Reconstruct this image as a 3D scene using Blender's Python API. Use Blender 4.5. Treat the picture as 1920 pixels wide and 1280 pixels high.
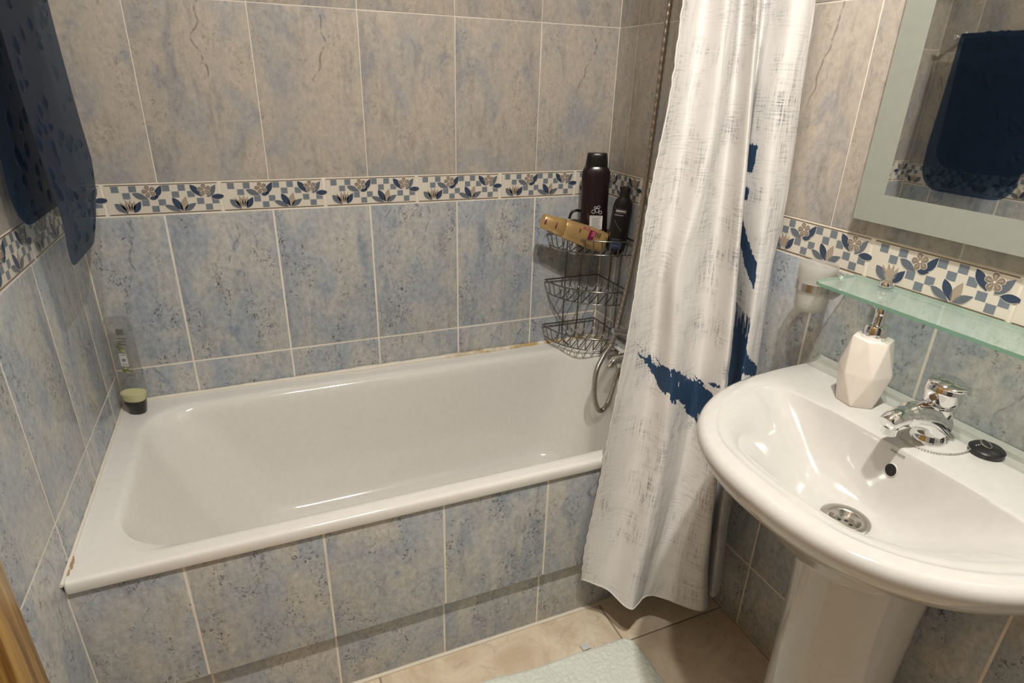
import bpy, bmesh, math, random
import numpy as np
from mathutils import Vector, Matrix, noise

for o in list(bpy.data.objects):
    bpy.data.objects.remove(o)
SC = bpy.context.scene
C = SC.collection
random.seed(7)

# ------------------------------------------------------------------ camera, world, exposure
CAM = (0.3945, -1.6851, 1.3088)
YAW, PITCH, ROLL, FPX = 0.4064, -0.4066, 0.0290, 1126.08
fw = Vector((math.sin(YAW)*math.cos(PITCH), math.cos(YAW)*math.cos(PITCH), math.sin(PITCH)))
rt = Vector((math.cos(YAW), -math.sin(YAW), 0))
up = rt.cross(fw)
r2 = rt*math.cos(ROLL) + up*math.sin(ROLL)
u2 = -rt*math.sin(ROLL) + up*math.cos(ROLL)
cam = bpy.data.cameras.new('camera')
cam.sensor_width = 36.0
cam.lens = 36.0*FPX/1920.0
cam.clip_start = 0.02
co = bpy.data.objects.new('camera', cam)
C.objects.link(co)
co.matrix_world = Matrix(((r2.x, u2.x, -fw.x, CAM[0]), (r2.y, u2.y, -fw.y, CAM[1]), (r2.z, u2.z, -fw.z, CAM[2]), (0, 0, 0, 1)))
SC.camera = co
SC.view_settings.view_transform = 'Standard'
SC.view_settings.look = 'None'
SC.view_settings.gamma = 1.0
SC.view_settings.use_curve_mapping = False
SC.view_settings.exposure = 0.0
world = bpy.data.worlds.new('world')
SC.world = world
world.use_nodes = True
world.node_tree.nodes['Background'].inputs[0].default_value = (1.0, 0.93, 0.84, 1)
world.node_tree.nodes['Background'].inputs[1].default_value = 0.05
LAMP_Y, LAMP_Z, LAMP_X = -1.52, 2.50, (0.50, 0.73)
LAMP_E = 2420.0
LAMP_COL = (1.0, 0.955, 0.88)

# ------------------------------------------------------------------ dimensions (metres)
W = 1.4314          # right wall
DP = 0.6705         # face of the bath panel
ZR = 0.500          # bath rim
ROOM_Y = -2.30
ROOM_Z = 2.59

# ------------------------------------------------------------------ node helpers
MATS = {}
def mat(name):
    m = bpy.data.materials.new(name)
    m.use_nodes = True
    MATS[name] = m
    return m, m.node_tree, m.node_tree.nodes['Principled BSDF']
def N(nt, kind, **kw):
    n = nt.nodes.new(kind)
    for k, v in kw.items():
        setattr(n, k, v)
    return n
def L(nt, a, b):
    nt.links.new(a, b)
def ramp(nt, src, p0, p1, c0=(0, 0, 0, 1), c1=(1, 1, 1, 1)):
    r = N(nt, 'ShaderNodeValToRGB')
    r.color_ramp.elements[0].position = p0
    r.color_ramp.elements[1].position = p1
    r.color_ramp.elements[0].color = c0
    r.color_ramp.elements[1].color = c1
    L(nt, src, r.inputs[0])
    return r.outputs[0]
def mixc(nt, fac, a, b, mode='MIX'):
    m = N(nt, 'ShaderNodeMix', data_type='RGBA', blend_type=mode)
    for s, v in ((m.inputs[0], fac), (m.inputs[6], a), (m.inputs[7], b)):
        if isinstance(v, (int, float)):
            s.default_value = v
        elif isinstance(v, tuple):
            s.default_value = v if len(v) == 4 else v + (1,)
        else:
            L(nt, v, s)
    return m.outputs[2]
def math_(nt, op, a, b=0.0):
    m = N(nt, 'ShaderNodeMath', operation=op)
    for s, v in ((m.inputs[0], a), (m.inputs[1], b)):
        if isinstance(v, (int, float)):
            s.default_value = v
        else:
            L(nt, v, s)
    return m.outputs[0]
def noise_(nt, vec, scale, detail=4, rough=0.55, stretch=None, dist=0.0):
    if stretch:
        mp = N(nt, 'ShaderNodeMapping')
        mp.inputs['Scale'].default_value = stretch
        L(nt, vec, mp.inputs[0])
        vec = mp.outputs[0]
    n = N(nt, 'ShaderNodeTexNoise')
    n.inputs['Scale'].default_value = scale
    n.inputs['Detail'].default_value = detail
    n.inputs['Roughness'].default_value = rough
    n.inputs['Distortion'].default_value = dist
    L(nt, vec, n.inputs['Vector'])
    return n.outputs[0]
def bump(nt, bs, h, strength=0.2, dist=0.002):
    b = N(nt, 'ShaderNodeBump')
    b.inputs['Strength'].default_value = strength
    b.inputs['Distance'].default_value = dist
    L(nt, h, b.inputs['Height'])
    L(nt, b.outputs[0], bs.inputs['Normal'])
def plain(name, col, rough=0.4, metal=0.0, spec=0.5, coat=0.0):
    m, nt, bs = mat(name)
    bs.inputs['Base Color'].default_value = col + (1,)
    bs.inputs['Roughness'].default_value = rough
    bs.inputs['Metallic'].default_value = metal
    bs.inputs['Specular IOR Level'].default_value = spec
    bs.inputs['Coat Weight'].default_value = coat
    # faint grain so that no surface is a single flat value
    tc = N(nt, 'ShaderNodeTexCoord')
    n = noise_(nt, tc.outputs['Object'], 60, 3)
    lo = tuple(c*0.93 for c in col)
    hi = tuple(min(1, c*1.05) for c in col)
    L(nt, mixc(nt, n, lo, hi), bs.inputs['Base Color'])
    return m

def tile_vec(nt):
    tc = N(nt, 'ShaderNodeTexCoord')
    oi = N(nt, 'ShaderNodeObjectInfo')
    mul = N(nt, 'ShaderNodeVectorMath', operation='SCALE')
    cmb = N(nt, 'ShaderNodeCombineXYZ')
    # several tiles share a print: quantise the random number
    q = math_(nt, 'FLOOR', math_(nt, 'MULTIPLY', oi.outputs['Random'], 7.0))
    L(nt, math_(nt, 'MULTIPLY', q, 3.7), cmb.inputs[0])
    L(nt, math_(nt, 'MULTIPLY', q, 5.3), cmb.inputs[1])
    L(nt, math_(nt, 'MULTIPLY', oi.outputs['Random'], 0.9), cmb.inputs[2])
    add = N(nt, 'ShaderNodeVectorMath', operation='ADD')
    L(nt, tc.outputs['Object'], add.inputs[0])
    L(nt, cmb.outputs[0], add.inputs[1])
    return tc, oi, add.outputs[0]

def tile_material(name, warm, cool, deep, speck, wlo, whi, speck_amt, dlo, dhi, vein_amt, grain=0.32):
    m, nt, bs = mat(name)
    tc, oi, v = tile_vec(nt)
    big = noise_(nt, v, 7.0, 5, 0.6, (1.5, 0.8, 1), 0.6)
    f = ramp(nt, big, wlo, whi)
    col = mixc(nt, f, warm, cool)
    d = noise_(nt, v, 15.0, 6, 0.7, (1.3, 0.75, 1), 0.4)
    col = mixc(nt, ramp(nt, d, dlo, dhi), col, deep)
    # fine mottling
    fine = noise_(nt, v, 90.0, 4, 0.7, (1.0, 0.7, 1))
    # soft grey smears running down the tile
    sm = noise_(nt, v, 10.0, 5, 0.65, (3.2, 0.7, 1), 0.3)
    col = mixc(nt, math_(nt, 'MULTIPLY', ramp(nt, sm, 0.52, 0.72), 0.34), col, tuple(c*0.45 for c in deep))
    col = mixc(nt, grain, col, mixc(nt, ramp(nt, fine, 0.3, 0.7), (0.22, 0.22, 0.22), (0.82, 0.81, 0.79)), 'OVERLAY')
    # dark pitting, gathered in clusters and streaked vertically
    clus = ramp(nt, noise_(nt, v, 13.0, 3, 0.55, (1.7, 0.7, 1)), 0.48, 0.62)
    sp = ramp(nt, noise_(nt, v, 165.0, 4, 0.66, (1.0, 0.72, 1), 0.8), 0.54, 0.63)
    fac = math_(nt, 'MULTIPLY', math_(nt, 'MULTIPLY', clus, sp), speck_amt)
    col = mixc(nt, fac, col, speck)
    # a vein that wanders down the tile
    sx = N(nt, 'ShaderNodeSeparateXYZ')
    L(nt, tc.outputs['Object'], sx.inputs[0])
    wob = noise_(nt, v, 9.0, 2, 0.45, (0.3, 1, 1))
    off = math_(nt, 'ADD', sx.outputs[0], math_(nt, 'MULTIPLY', math_(nt, 'SUBTRACT', wob, 0.5), 0.13))
    line = math_(nt, 'ABSOLUTE', math_(nt, 'SUBTRACT', off, 0.02))
    ln = ramp(nt, math_(nt, 'MULTIPLY', line, 100.0), 0.10, 0.32, (1, 1, 1, 1), (0, 0, 0, 1))
    ups = ramp(nt, sx.outputs[1], 0.0, 0.05)
    brk = ramp(nt, noise_(nt, v, 60, 2), 0.38, 0.55)
    has = math_(nt, 'GREATER_THAN', oi.outputs['Random'], 0.42)
    vf = math_(nt, 'MULTIPLY', math_(nt, 'MULTIPLY', math_(nt, 'MULTIPLY', ln, ups), brk), math_(nt, 'MULTIPLY', has, vein_amt))
    col = mixc(nt, vf, col, speck)
    L(nt, col, bs.inputs['Base Color'])
    bs.inputs['Roughness'].default_value = 0.27
    bs.inputs['Specular IOR Level'].default_value = 0.4
    bump(nt, bs, math_(nt, 'SUBTRACT', fine, math_(nt, 'MULTIPLY', fac, 0.6)), 0.12, 0.0012)
    return m

tile_material('tile_light', (0.475, 0.425, 0.365), (0.355, 0.355, 0.365), (0.27, 0.29, 0.335), (0.12, 0.105, 0.09), 0.45, 0.68, 0.40, 0.56, 0.76, 0.6, 0.22)
tile_material('tile_blue', (0.48, 0.47, 0.445), (0.355, 0.39, 0.435), (0.235, 0.30, 0.40), (0.04, 0.042, 0.05), 0.40, 0.60, 0.80, 0.57, 0.74, 0.4)

def floor_material():
    m, nt, bs = mat('tile_floor')
    tc, oi, v = tile_vec(nt)
    big = noise_(nt, v, 6.0, 7, 0.65, None, 1.0)
    col = mixc(nt, ramp(nt, big, 0.35, 0.68), (0.58, 0.46, 0.33), (0.78, 0.68, 0.53))
    blot = noise_(nt, v, 16.0, 6, 0.7, None, 1.5)
    col = mixc(nt, math_(nt, 'MULTIPLY', ramp(nt, blot, 0.55, 0.75), 0.5), col, (0.27, 0.21, 0.15))
    fine = noise_(nt, v, 120.0, 3)
    col = mixc(nt, 0.2, col, mixc(nt, fine, (0.2, 0.2, 0.2), (0.8, 0.8, 0.8)), 'OVERLAY')
    L(nt, col, bs.inputs['Base Color'])
    bs.inputs['Roughness'].default_value = 0.38
    bump(nt, bs, fine, 0.1, 0.001)
floor_material()

def grout_material(name, a, b):
    m, nt, bs = mat(name)
    tc = N(nt, 'ShaderNodeTexCoord')
    n = noise_(nt, tc.outputs['Object'], 9, 5, 0.6)
    L(nt, mixc(nt, ramp(nt, n, 0.35, 0.7), a, b), bs.inputs['Base Color'])
    bs.inputs['Roughness'].default_value = 0.8
grout_material('grout', (0.84, 0.78, 0.68), (0.70, 0.64, 0.53))
grout_material('floor_grout', (0.24, 0.19, 0.14), (0.34, 0.28, 0.21))

plain('border_cream', (0.70, 0.65, 0.56), 0.3)
plain('border_line', (0.17, 0.12, 0.08), 0.35)
plain('border_blue', (0.185, 0.22, 0.255), 0.3)
plain('border_navy', (0.040, 0.062, 0.11), 0.3)
plain('border_slate', (0.135, 0.155, 0.185), 0.3)
plain('border_brown', (0.25, 0.195, 0.15), 0.3)
plain('border_petal', (0.40, 0.33, 0.26), 0.3)
plain('border_white', (0.74, 0.70, 0.62), 0.3)
plain('enamel', (0.74, 0.72, 0.68), 0.10, coat=0.3)
plain('porcelain', (0.55, 0.535, 0.505), 0.09, coat=0.3)
plain('ceramic_white', (0.74, 0.68, 0.61), 0.38)
plain('chrome', (0.80, 0.80, 0.80), 0.07, 1.0)
plain('wire_chrome', (0.24, 0.225, 0.205), 0.22, 1.0)
plain('lamp_metal', (0.10, 0.10, 0.10), 0.5)
plain('hose_metal', (0.50, 0.465, 0.42), 0.26, 1.0)
plain('steel', (0.56, 0.54, 0.50), 0.24, 1.0)
plain('black_rubber', (0.012, 0.012, 0.014), 0.32)
plain('black_plastic', (0.008, 0.008, 0.009), 0.28)
plain('dark_hole', (0.006, 0.005, 0.004), 0.8)
plain('white_paint', (0.72, 0.68, 0.62), 0.7)
plain('silicone', (0.70, 0.65, 0.55), 0.5)
plain('print_grey', (0.50, 0.50, 0.50), 0.4)
plain('print_white', (0.60, 0.60, 0.58), 0.4)
plain('print_dim', (0.22, 0.22, 0.23), 0.4)
plain('print_wine', (0.16, 0.012, 0.045), 0.3)
plain('print_rose', (0.42, 0.09, 0.16), 0.3)
plain('print_brown', (0.10, 0.06, 0.025), 0.3)
plain('print_blue', (0.02, 0.05, 0.13), 0.3)
plain('print_olive', (0.14, 0.17, 0.04), 0.4)
plain('print_leaf', (0.40, 0.42, 0.16), 0.4)
plain('gold_plastic', (0.66, 0.44, 0.19), 0.30, 0.60)
plain('wine_plastic', (0.013, 0.005, 0.008), 0.24)
plain('mirror_silver', (0.86, 0.87, 0.85), 0.015, 1.0)
plain('frosted_sage', (0.325, 0.35, 0.30), 0.42)

m, nt, bs = mat('sealant_stained')
tc = N(nt, 'ShaderNodeTexCoord')
sx = N(nt, 'ShaderNodeSeparateXYZ'); L(nt, tc.outputs['Object'], sx.inputs[0])
st = math_(nt, 'MULTIPLY', ramp(nt, sx.outputs[0], 0.85, 1.0), ramp(nt, noise_(nt, tc.outputs['Object'], 38, 4), 0.40, 0.58))
L(nt, mixc(nt, st, (0.72, 0.67, 0.58), (0.50, 0.36, 0.15)), bs.inputs['Base Color'])
bs.inputs['Roughness'].default_value = 0.55

m, nt, bs = mat('oak')
tc = N(nt, 'ShaderNodeTexCoord')
g = noise_(nt, tc.outputs['Object'], 30, 5, 0.6, (3.0, 3.0, 0.12), 0.5)
L(nt, mixc(nt, ramp(nt, g, 0.36, 0.64), (0.20, 0.10, 0.025), (0.52, 0.31, 0.09)), bs.inputs['Base Color'])
bs.inputs['Roughness'].default_value = 0.35
bump(nt, bs, g, 0.15, 0.001)

def see_through(name, tint, body, rough, amount, fres=1.45):
    """thin tinted plastic or glass: part of the light goes straight through, the rest is a tinted glossy body"""
    m, nt, bs = mat(name)
    tc = N(nt, 'ShaderNodeTexCoord')
    n = noise_(nt, tc.outputs['Object'], 25, 3)
    L(nt, mixc(nt, n, tuple(c*0.9 for c in body), body), bs.inputs['Base Color'])
    bs.inputs['Roughness'].default_value = rough
    bs.inputs['IOR'].default_value = fres
    tr = N(nt, 'ShaderNodeBsdfTransparent')
    tr.inputs[0].default_value = tint + (1,)
    mx = N(nt, 'ShaderNodeMixShader')
    # Schlick reflectance from the angle to the surface, the same on both faces of the sheet
    ge = N(nt, 'ShaderNodeNewGeometry')
    dt = N(nt, 'ShaderNodeVectorMath', operation='DOT_PRODUCT')
    L(nt, ge.outputs['Normal'], dt.inputs[0]); L(nt, ge.outputs['Incoming'], dt.inputs[1])
    f0 = ((fres-1)/(fres+1))**2
    sch = math_(nt, 'POWER', math_(nt, 'SUBTRACT', 1.0, math_(nt, 'ABSOLUTE', dt.outputs['Value'])), 5.0)
    fr = math_(nt, 'ADD', math_(nt, 'MULTIPLY', sch, 1.0-f0), f0)
    L(nt, math_(nt, 'MULTIPLY', math_(nt, 'SUBTRACT', 1.0, fr), amount), mx.inputs[0])
    L(nt, bs.outputs[0], mx.inputs[1]); L(nt, tr.outputs[0], mx.inputs[2])
    L(nt, mx.outputs[0], nt.nodes['Material Output'].inputs[0])
    return m
see_through('shelf_glass', (0.91, 0.96, 0.93), (0.46, 0.53, 0.47), 0.15, 0.80, 1.4)
see_through('shelf_edge', (0.45, 0.70, 0.55), (0.20, 0.36, 0.27), 0.15, 0.25)
see_through('frosted_tumbler', (0.92, 0.92, 0.90), (0.66, 0.64, 0.60), 0.5, 0.62, 1.3)
see_through('blue_vinyl', (0.26, 0.38, 0.54), (0.014, 0.030, 0.064), 0.40, 0.42, 1.33)
MATS['blue_vinyl'].node_tree.nodes['Principled BSDF'].inputs['Specular IOR Level'].default_value = 0.32
see_through('clear_plastic', (0.93, 0.925, 0.91), (0.36, 0.35, 0.33), 0.10, 0.86, 1.45)
see_through('lime_liquid', (0.95, 0.93, 0.60), (0.95, 0.92, 0.52), 0.3, 0.10, 1.2)
plain('stain_brown', (0.36, 0.25, 0.13), 0.6)

m, nt, bs = mat('terry_mint')
tc = N(nt, 'ShaderNodeTexCoord')
n = noise_(nt, tc.outputs['Object'], 260, 3, 0.6)
n2 = noise_(nt, tc.outputs['Object'], 14, 4, 0.6)
c = mixc(nt, n, (0.60, 0.66, 0.58), (0.86, 0.90, 0.81))
L(nt, mixc(nt, 0.25, c, mixc(nt, n2, (0.68, 0.72, 0.64), (0.86, 0.88, 0.80))), bs.inputs['Base Color'])
bs.inputs['Roughness'].default_value = 0.95
bs.inputs['Sheen Weight'].default_value = 0.3
bump(nt, bs, n, 0.7, 0.004)

m, nt, bs = mat('curtain_cloth')
uvn = N(nt, 'ShaderNodeUVMap'); uvn.uv_map = 'UVMap'
att = N(nt, 'ShaderNodeAttribute'); att.attribute_name = 'ink'
uvv = uvn.outputs[0]
warp = noise_(nt, uvv, 30.0, 3, 0.6, (9.0, 0.55, 1))
weft = noise_(nt, uvv, 30.0, 3, 0.6, (0.75, 10.0, 1))
patch = noise_(nt, uvv, 7.5, 4, 0.6, (1.4, 1.0, 1))
patch2 = noise_(nt, uvv, 5.0, 3, 0.6, (1.0, 1.6, 1))
pm = ramp(nt, patch, 0.47, 0.64)
pm2 = ramp(nt, patch2, 0.44, 0.66)
streak = math_(nt, 'MAXIMUM', math_(nt, 'MULTIPLY', ramp(nt, warp, 0.50, 0.68), pm), math_(nt, 'MULTIPLY', ramp(nt, weft, 0.50, 0.68), pm2))
cross = math_(nt, 'MULTIPLY', math_(nt, 'MULTIPLY', ramp(nt, warp, 0.42, 0.6), ramp(nt, weft, 0.42, 0.6)), pm)
st = math_(nt, 'ADD', math_(nt, 'MULTIPLY', streak, 0.40), math_(nt, 'MULTIPLY', cross, 0.75))
base = mixc(nt, st, (0.76, 0.74, 0.72), (0.15, 0.15, 0.175))
inkm = mixc(nt, ramp(nt, warp, 0.3, 0.75), (0.020, 0.045, 0.10), (0.035, 0.080, 0.155))
L(nt, mixc(nt, ramp(nt, att.outputs['Fac'], 0.40, 0.60), base, inkm), bs.inputs['Base Color'])
bs.inputs['Roughness'].default_value = 0.65
bs.inputs['Specular IOR Level'].default_value = 0.25
wv = math_(nt, 'ADD', noise_(nt, uvv, 30.0, 2, 0.5, (40.0, 2.0, 1)), noise_(nt, uvv, 30.0, 2, 0.5, (2.0, 40.0, 1)))
bump(nt, bs, wv, 0.12, 0.001)
tl = N(nt, 'ShaderNodeBsdfTranslucent')
L(nt, mixc(nt, 1.0, bs.inputs['Base Color'].links[0].from_socket, (0.8, 0.78, 0.74), 'MULTIPLY'), tl.inputs[0])
mx = N(nt, 'ShaderNodeMixShader'); mx.inputs[0].default_value = 0.07
L(nt, bs.outputs[0], mx.inputs[1]); L(nt, tl.outputs[0], mx.inputs[2])
L(nt, mx.outputs[0], nt.nodes['Material Output'].inputs[0])

m, nt, bs = mat('lamp_glow')
bs.inputs['Base Color'].default_value = (1, 1, 1, 1)
bs.inputs['Emission Color'].default_value = LAMP_COL + (1,)
bs.inputs['Emission Strength'].default_value = LAMP_E*1.40
m, nt, bs = mat('lamp_glow_weak')
bs.inputs['Base Color'].default_value = (1, 1, 1, 1)
bs.inputs['Emission Color'].default_value = LAMP_COL + (1,)
bs.inputs['Emission Strength'].default_value = LAMP_E*0.60

# ------------------------------------------------------------------ mesh helpers
def finish(me, smooth=None):
    if smooth is not None:
        me.polygons.foreach_set('use_smooth', [True]*len(me.polygons))
        if smooth < 179:
            me.set_sharp_from_angle(angle=math.radians(smooth))
    me.update()
def mesh_from(name, verts, faces, mats, idx=None, smooth=None):
    me = bpy.data.meshes.new(name)
    me.from_pydata([tuple(v) for v in verts], [], faces)
    for mn in ([mats] if isinstance(mats, str) else mats):
        me.materials.append(MATS[mn])
    if idx:
        me.polygons.foreach_set('material_index', idx)
    finish(me, smooth)
    return me
def link(name, me, parent=None, loc=None, mtx=None):
    o = bpy.data.objects.new(name, me)
    C.objects.link(o)
    if parent is not None:
        o.parent = parent
    if mtx is not None:
        o.matrix_local = mtx
    elif loc is not None:
        o.location = loc
    return o
def thing(name, label, cat, loc=(0, 0, 0), rot=(0, 0, 0), group=None):
    o = bpy.data.objects.new(name, None)
    o.empty_display_size = 0.05
    C.objects.link(o)
    o.location = loc
    o.rotation_euler = rot
    o['label'] = label
    o['category'] = cat
    if group:
        o['group'] = group
    return o
def tag(o, label, cat, group=None):
    o['label'] = label
    o['category'] = cat
    if group:
        o['group'] = group
    return o
def structure(o, label=None, cat=None):
    o['kind'] = 'structure'
    if label:
        o['label'] = label
    if cat:
        o['category'] = cat
    return o

class Geo:
    """collects shapes into one mesh"""
    def __init__(s):
        s.v = []; s.f = []; s.m = []
    def add(s, verts, faces, mi=0):
        b = len(s.v)
        s.v += [tuple(v) for v in verts]
        s.f += [tuple(b+i for i in f) for f in faces]
        s.m += [mi]*len(faces)
        return s
    def box(s, c, d, mi=0, bev=0.0):
        x, y, z = c; a, b, h = d[0]/2, d[1]/2, d[2]/2
        if bev <= 0:
            vs = [(x+i*a, y+j*b, z+k*h) for k in (-1, 1) for j in (-1, 1) for i in (-1, 1)]
            fs = [(0, 2, 3, 1), (4, 5, 7, 6), (0, 1, 5, 4), (2, 6, 7, 3), (0, 4, 6, 2), (1, 3, 7, 5)]
            return s.add(vs, fs, mi)
        bm = bmesh.new()
        bmesh.ops.create_cube(bm, size=1.0)
        for v in bm.verts:
            v.co = Vector((x+v.co.x*d[0], y+v.co.y*d[1], z+v.co.z*d[2]))
        bmesh.ops.bevel(bm, geom=bm.edges[:], offset=bev, segments=2, profile=0.6, affect='EDGES')
        bm.verts.index_update()
        s.add([v.co[:] for v in bm.verts], [tuple(v.index for v in f.verts) for f in bm.faces], mi)
        bm.free()
        return s
    def rings(s, rs, mi=0, cap0=True, cap1=True, closed=True):
        n = len(rs[0]); vs = [p for r in rs for p in r]; fs = []
        for i in range(len(rs)-1):
            for j in range(n if closed else n-1):
                k = (j+1) % n
                fs.append((i*n+j, i*n+k, (i+1)*n+k, (i+1)*n+j))
        if cap0:
            fs.append(tuple(range(n))[::-1])
        if cap1:
            fs.append(tuple((len(rs)-1)*n+j for j in range(n)))
        return s.add(vs, fs, mi)
    def lathe(s, prof, c=(0, 0, 0), n=32, mi=0, sx=1.0, sy=1.0, cap0=True, cap1=True, rotz=0.0, power=2.0):
        rs = []
        for r, z in prof:
            ring = []
            for j in range(n):
                a = 2*math.pi*j/n
                ca, sa = math.cos(a), math.sin(a)
                if power != 2.0:
                    k = (abs(ca)**power + abs(sa)**power)**(-1.0/power)
                    ca, sa = ca*k, sa*k
                px, py = r*ca*sx, r*sa*sy
                ring.append((c[0]+px*math.cos(rotz)-py*math.sin(rotz), c[1]+px*math.sin(rotz)+py*math.cos(rotz), c[2]+z))
            rs.append(ring)
        return s.rings(rs, mi, cap0, cap1)
    def tube(s, pts, r, n=8, mi=0, closed=False, caps=True):
        P = [Vector(p) for p in pts]
        rr = r if isinstance(r, (list, tuple)) else [r]*len(P)
        m_ = len(P); rs = []
        t0 = (P[1]-P[0]).normalized()
        ref = Vector((0, 0, 1)) if abs(t0.z) < 0.9 else Vector((1, 0, 0))
        nrm = t0.cross(ref).normalized()
        for i in range(m_):
            if closed:
                t = (P[(i+1) % m_]-P[i-1]).normalized()
            elif i == 0:
                t = t0
            elif i == m_-1:
                t = (P[i]-P[i-1]).normalized()
            else:
                t = ((P[i+1]-P[i]).normalized()+(P[i]-P[i-1]).normalized()).normalized()
            nrm = (nrm-t*nrm.dot(t)).normalized()
            b = t.cross(nrm)
            rs.append([tuple(P[i]+(nrm*math.cos(2*math.pi*j/n)+b*math.sin(2*math.pi*j/n))*rr[i]) for j in range(n)])
        if closed:
            rs.append(rs[0])
            return s.rings(rs, mi, False, False)
        return s.rings(rs, mi, caps, caps)
    def sphere(s, c, r, n=20, mi=0):
        k = max(6, n//2)
        rx, ry, rz = r if isinstance(r, (list, tuple)) else (r, r, r)
        rs = []
        for i in range(k+1):
            a = -math.pi/2+math.pi*i/k
            q = max(1e-4, math.cos(a))
            rs.append([(c[0]+rx*q*math.cos(2*math.pi*j/n), c[1]+ry*q*math.sin(2*math.pi*j/n), c[2]+rz*math.sin(a)) for j in range(n)])
        return s.rings(rs, mi)
    def poly(s, pts, z, mi=0, thick=0.0):
        """flat polygon in local xy at height z, with a low wall down to z-thick"""
        n = len(pts)
        if thick <= 0:
            return s.add([(x, y, z) for x, y in pts], [tuple(range(n))], mi)
        vs = [(x, y, z) for x, y in pts]+[(x, y, z-thick) for x, y in pts]
        fs = [tuple(range(n))]+[(i, i+n, (i+1) % n+n, (i+1) % n) for i in range(n)]
        return s.add(vs, fs, mi)
    def mesh(s, name, mats, smooth=None):
        return mesh_from(name, s.v, s.f, mats, s.m, smooth)
    def build(s, name, mats, parent=None, smooth=None, mtx=None, loc=None):
        return link(name, s.mesh(name, mats, smooth), parent, loc, mtx)

def spline(pts, per=8, closed=False):
    P = [Vector(p) for p in pts]; n = len(P); out = []
    rng = range(n) if closed else range(n-1)
    for i in rng:
        if closed:
            a, b, c, d = P[i-1], P[i], P[(i+1) % n], P[(i+2) % n]
        else:
            a, b, c, d = P[max(i-1, 0)], P[i], P[i+1], P[min(i+2, n-1)]
        for k in range(per):
            t = k/per
            out.append(0.5*((2*b)+(c-a)*t+(2*a-5*b+4*c-d)*t*t+(-a+3*b-3*c+d)*t**3))
    if not closed:
        out.append(P[-1])
    return out
def frame(o, xax, yax, zax):
    return Matrix(((xax[0], yax[0], zax[0], o[0]), (xax[1], yax[1], zax[1], o[1]), (xax[2], yax[2], zax[2], o[2]), (0, 0, 0, 1)))

# ------------------------------------------------------------------ tiled surfaces
J = 0.0042            # joint width
TILES = {}
def tile_mesh(w, h, mname, t=0.006, b=0.0011):
    key = (round(w, 3), round(h, 3), mname)
    if key not in TILES:
        jw = 0.0015 if mname == 'tile_light' else J
        a, c = w/2-jw/2, h/2-jw/2
        vs = [(sx*a, sy*c, -t) for sx, sy in ((-1, -1), (1, -1), (1, 1), (-1, 1))]
        vs += [(sx*a, sy*c, -b) for sx, sy in ((-1, -1), (1, -1), (1, 1), (-1, 1))]
        vs += [(sx*(a-b*0.45), sy*(c-b*0.45), -b*0.3) for sx, sy in ((-1, -1), (1, -1), (1, 1), (-1, 1))]
        vs += [(sx*(a-b*1.5), sy*(c-b*1.5), 0) for sx, sy in ((-1, -1), (1, -1), (1, 1), (-1, 1))]
        fs = [(12, 13, 14, 15)]
        for k in range(3):
            for j in range(4):
                fs.append((k*4+j, k*4+(j+1) % 4, k*4+4+(j+1) % 4, k*4+4+j))
        TILES[key] = mesh_from('tile', vs, fs, mname, smooth=60)
    return TILES[key]

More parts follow.
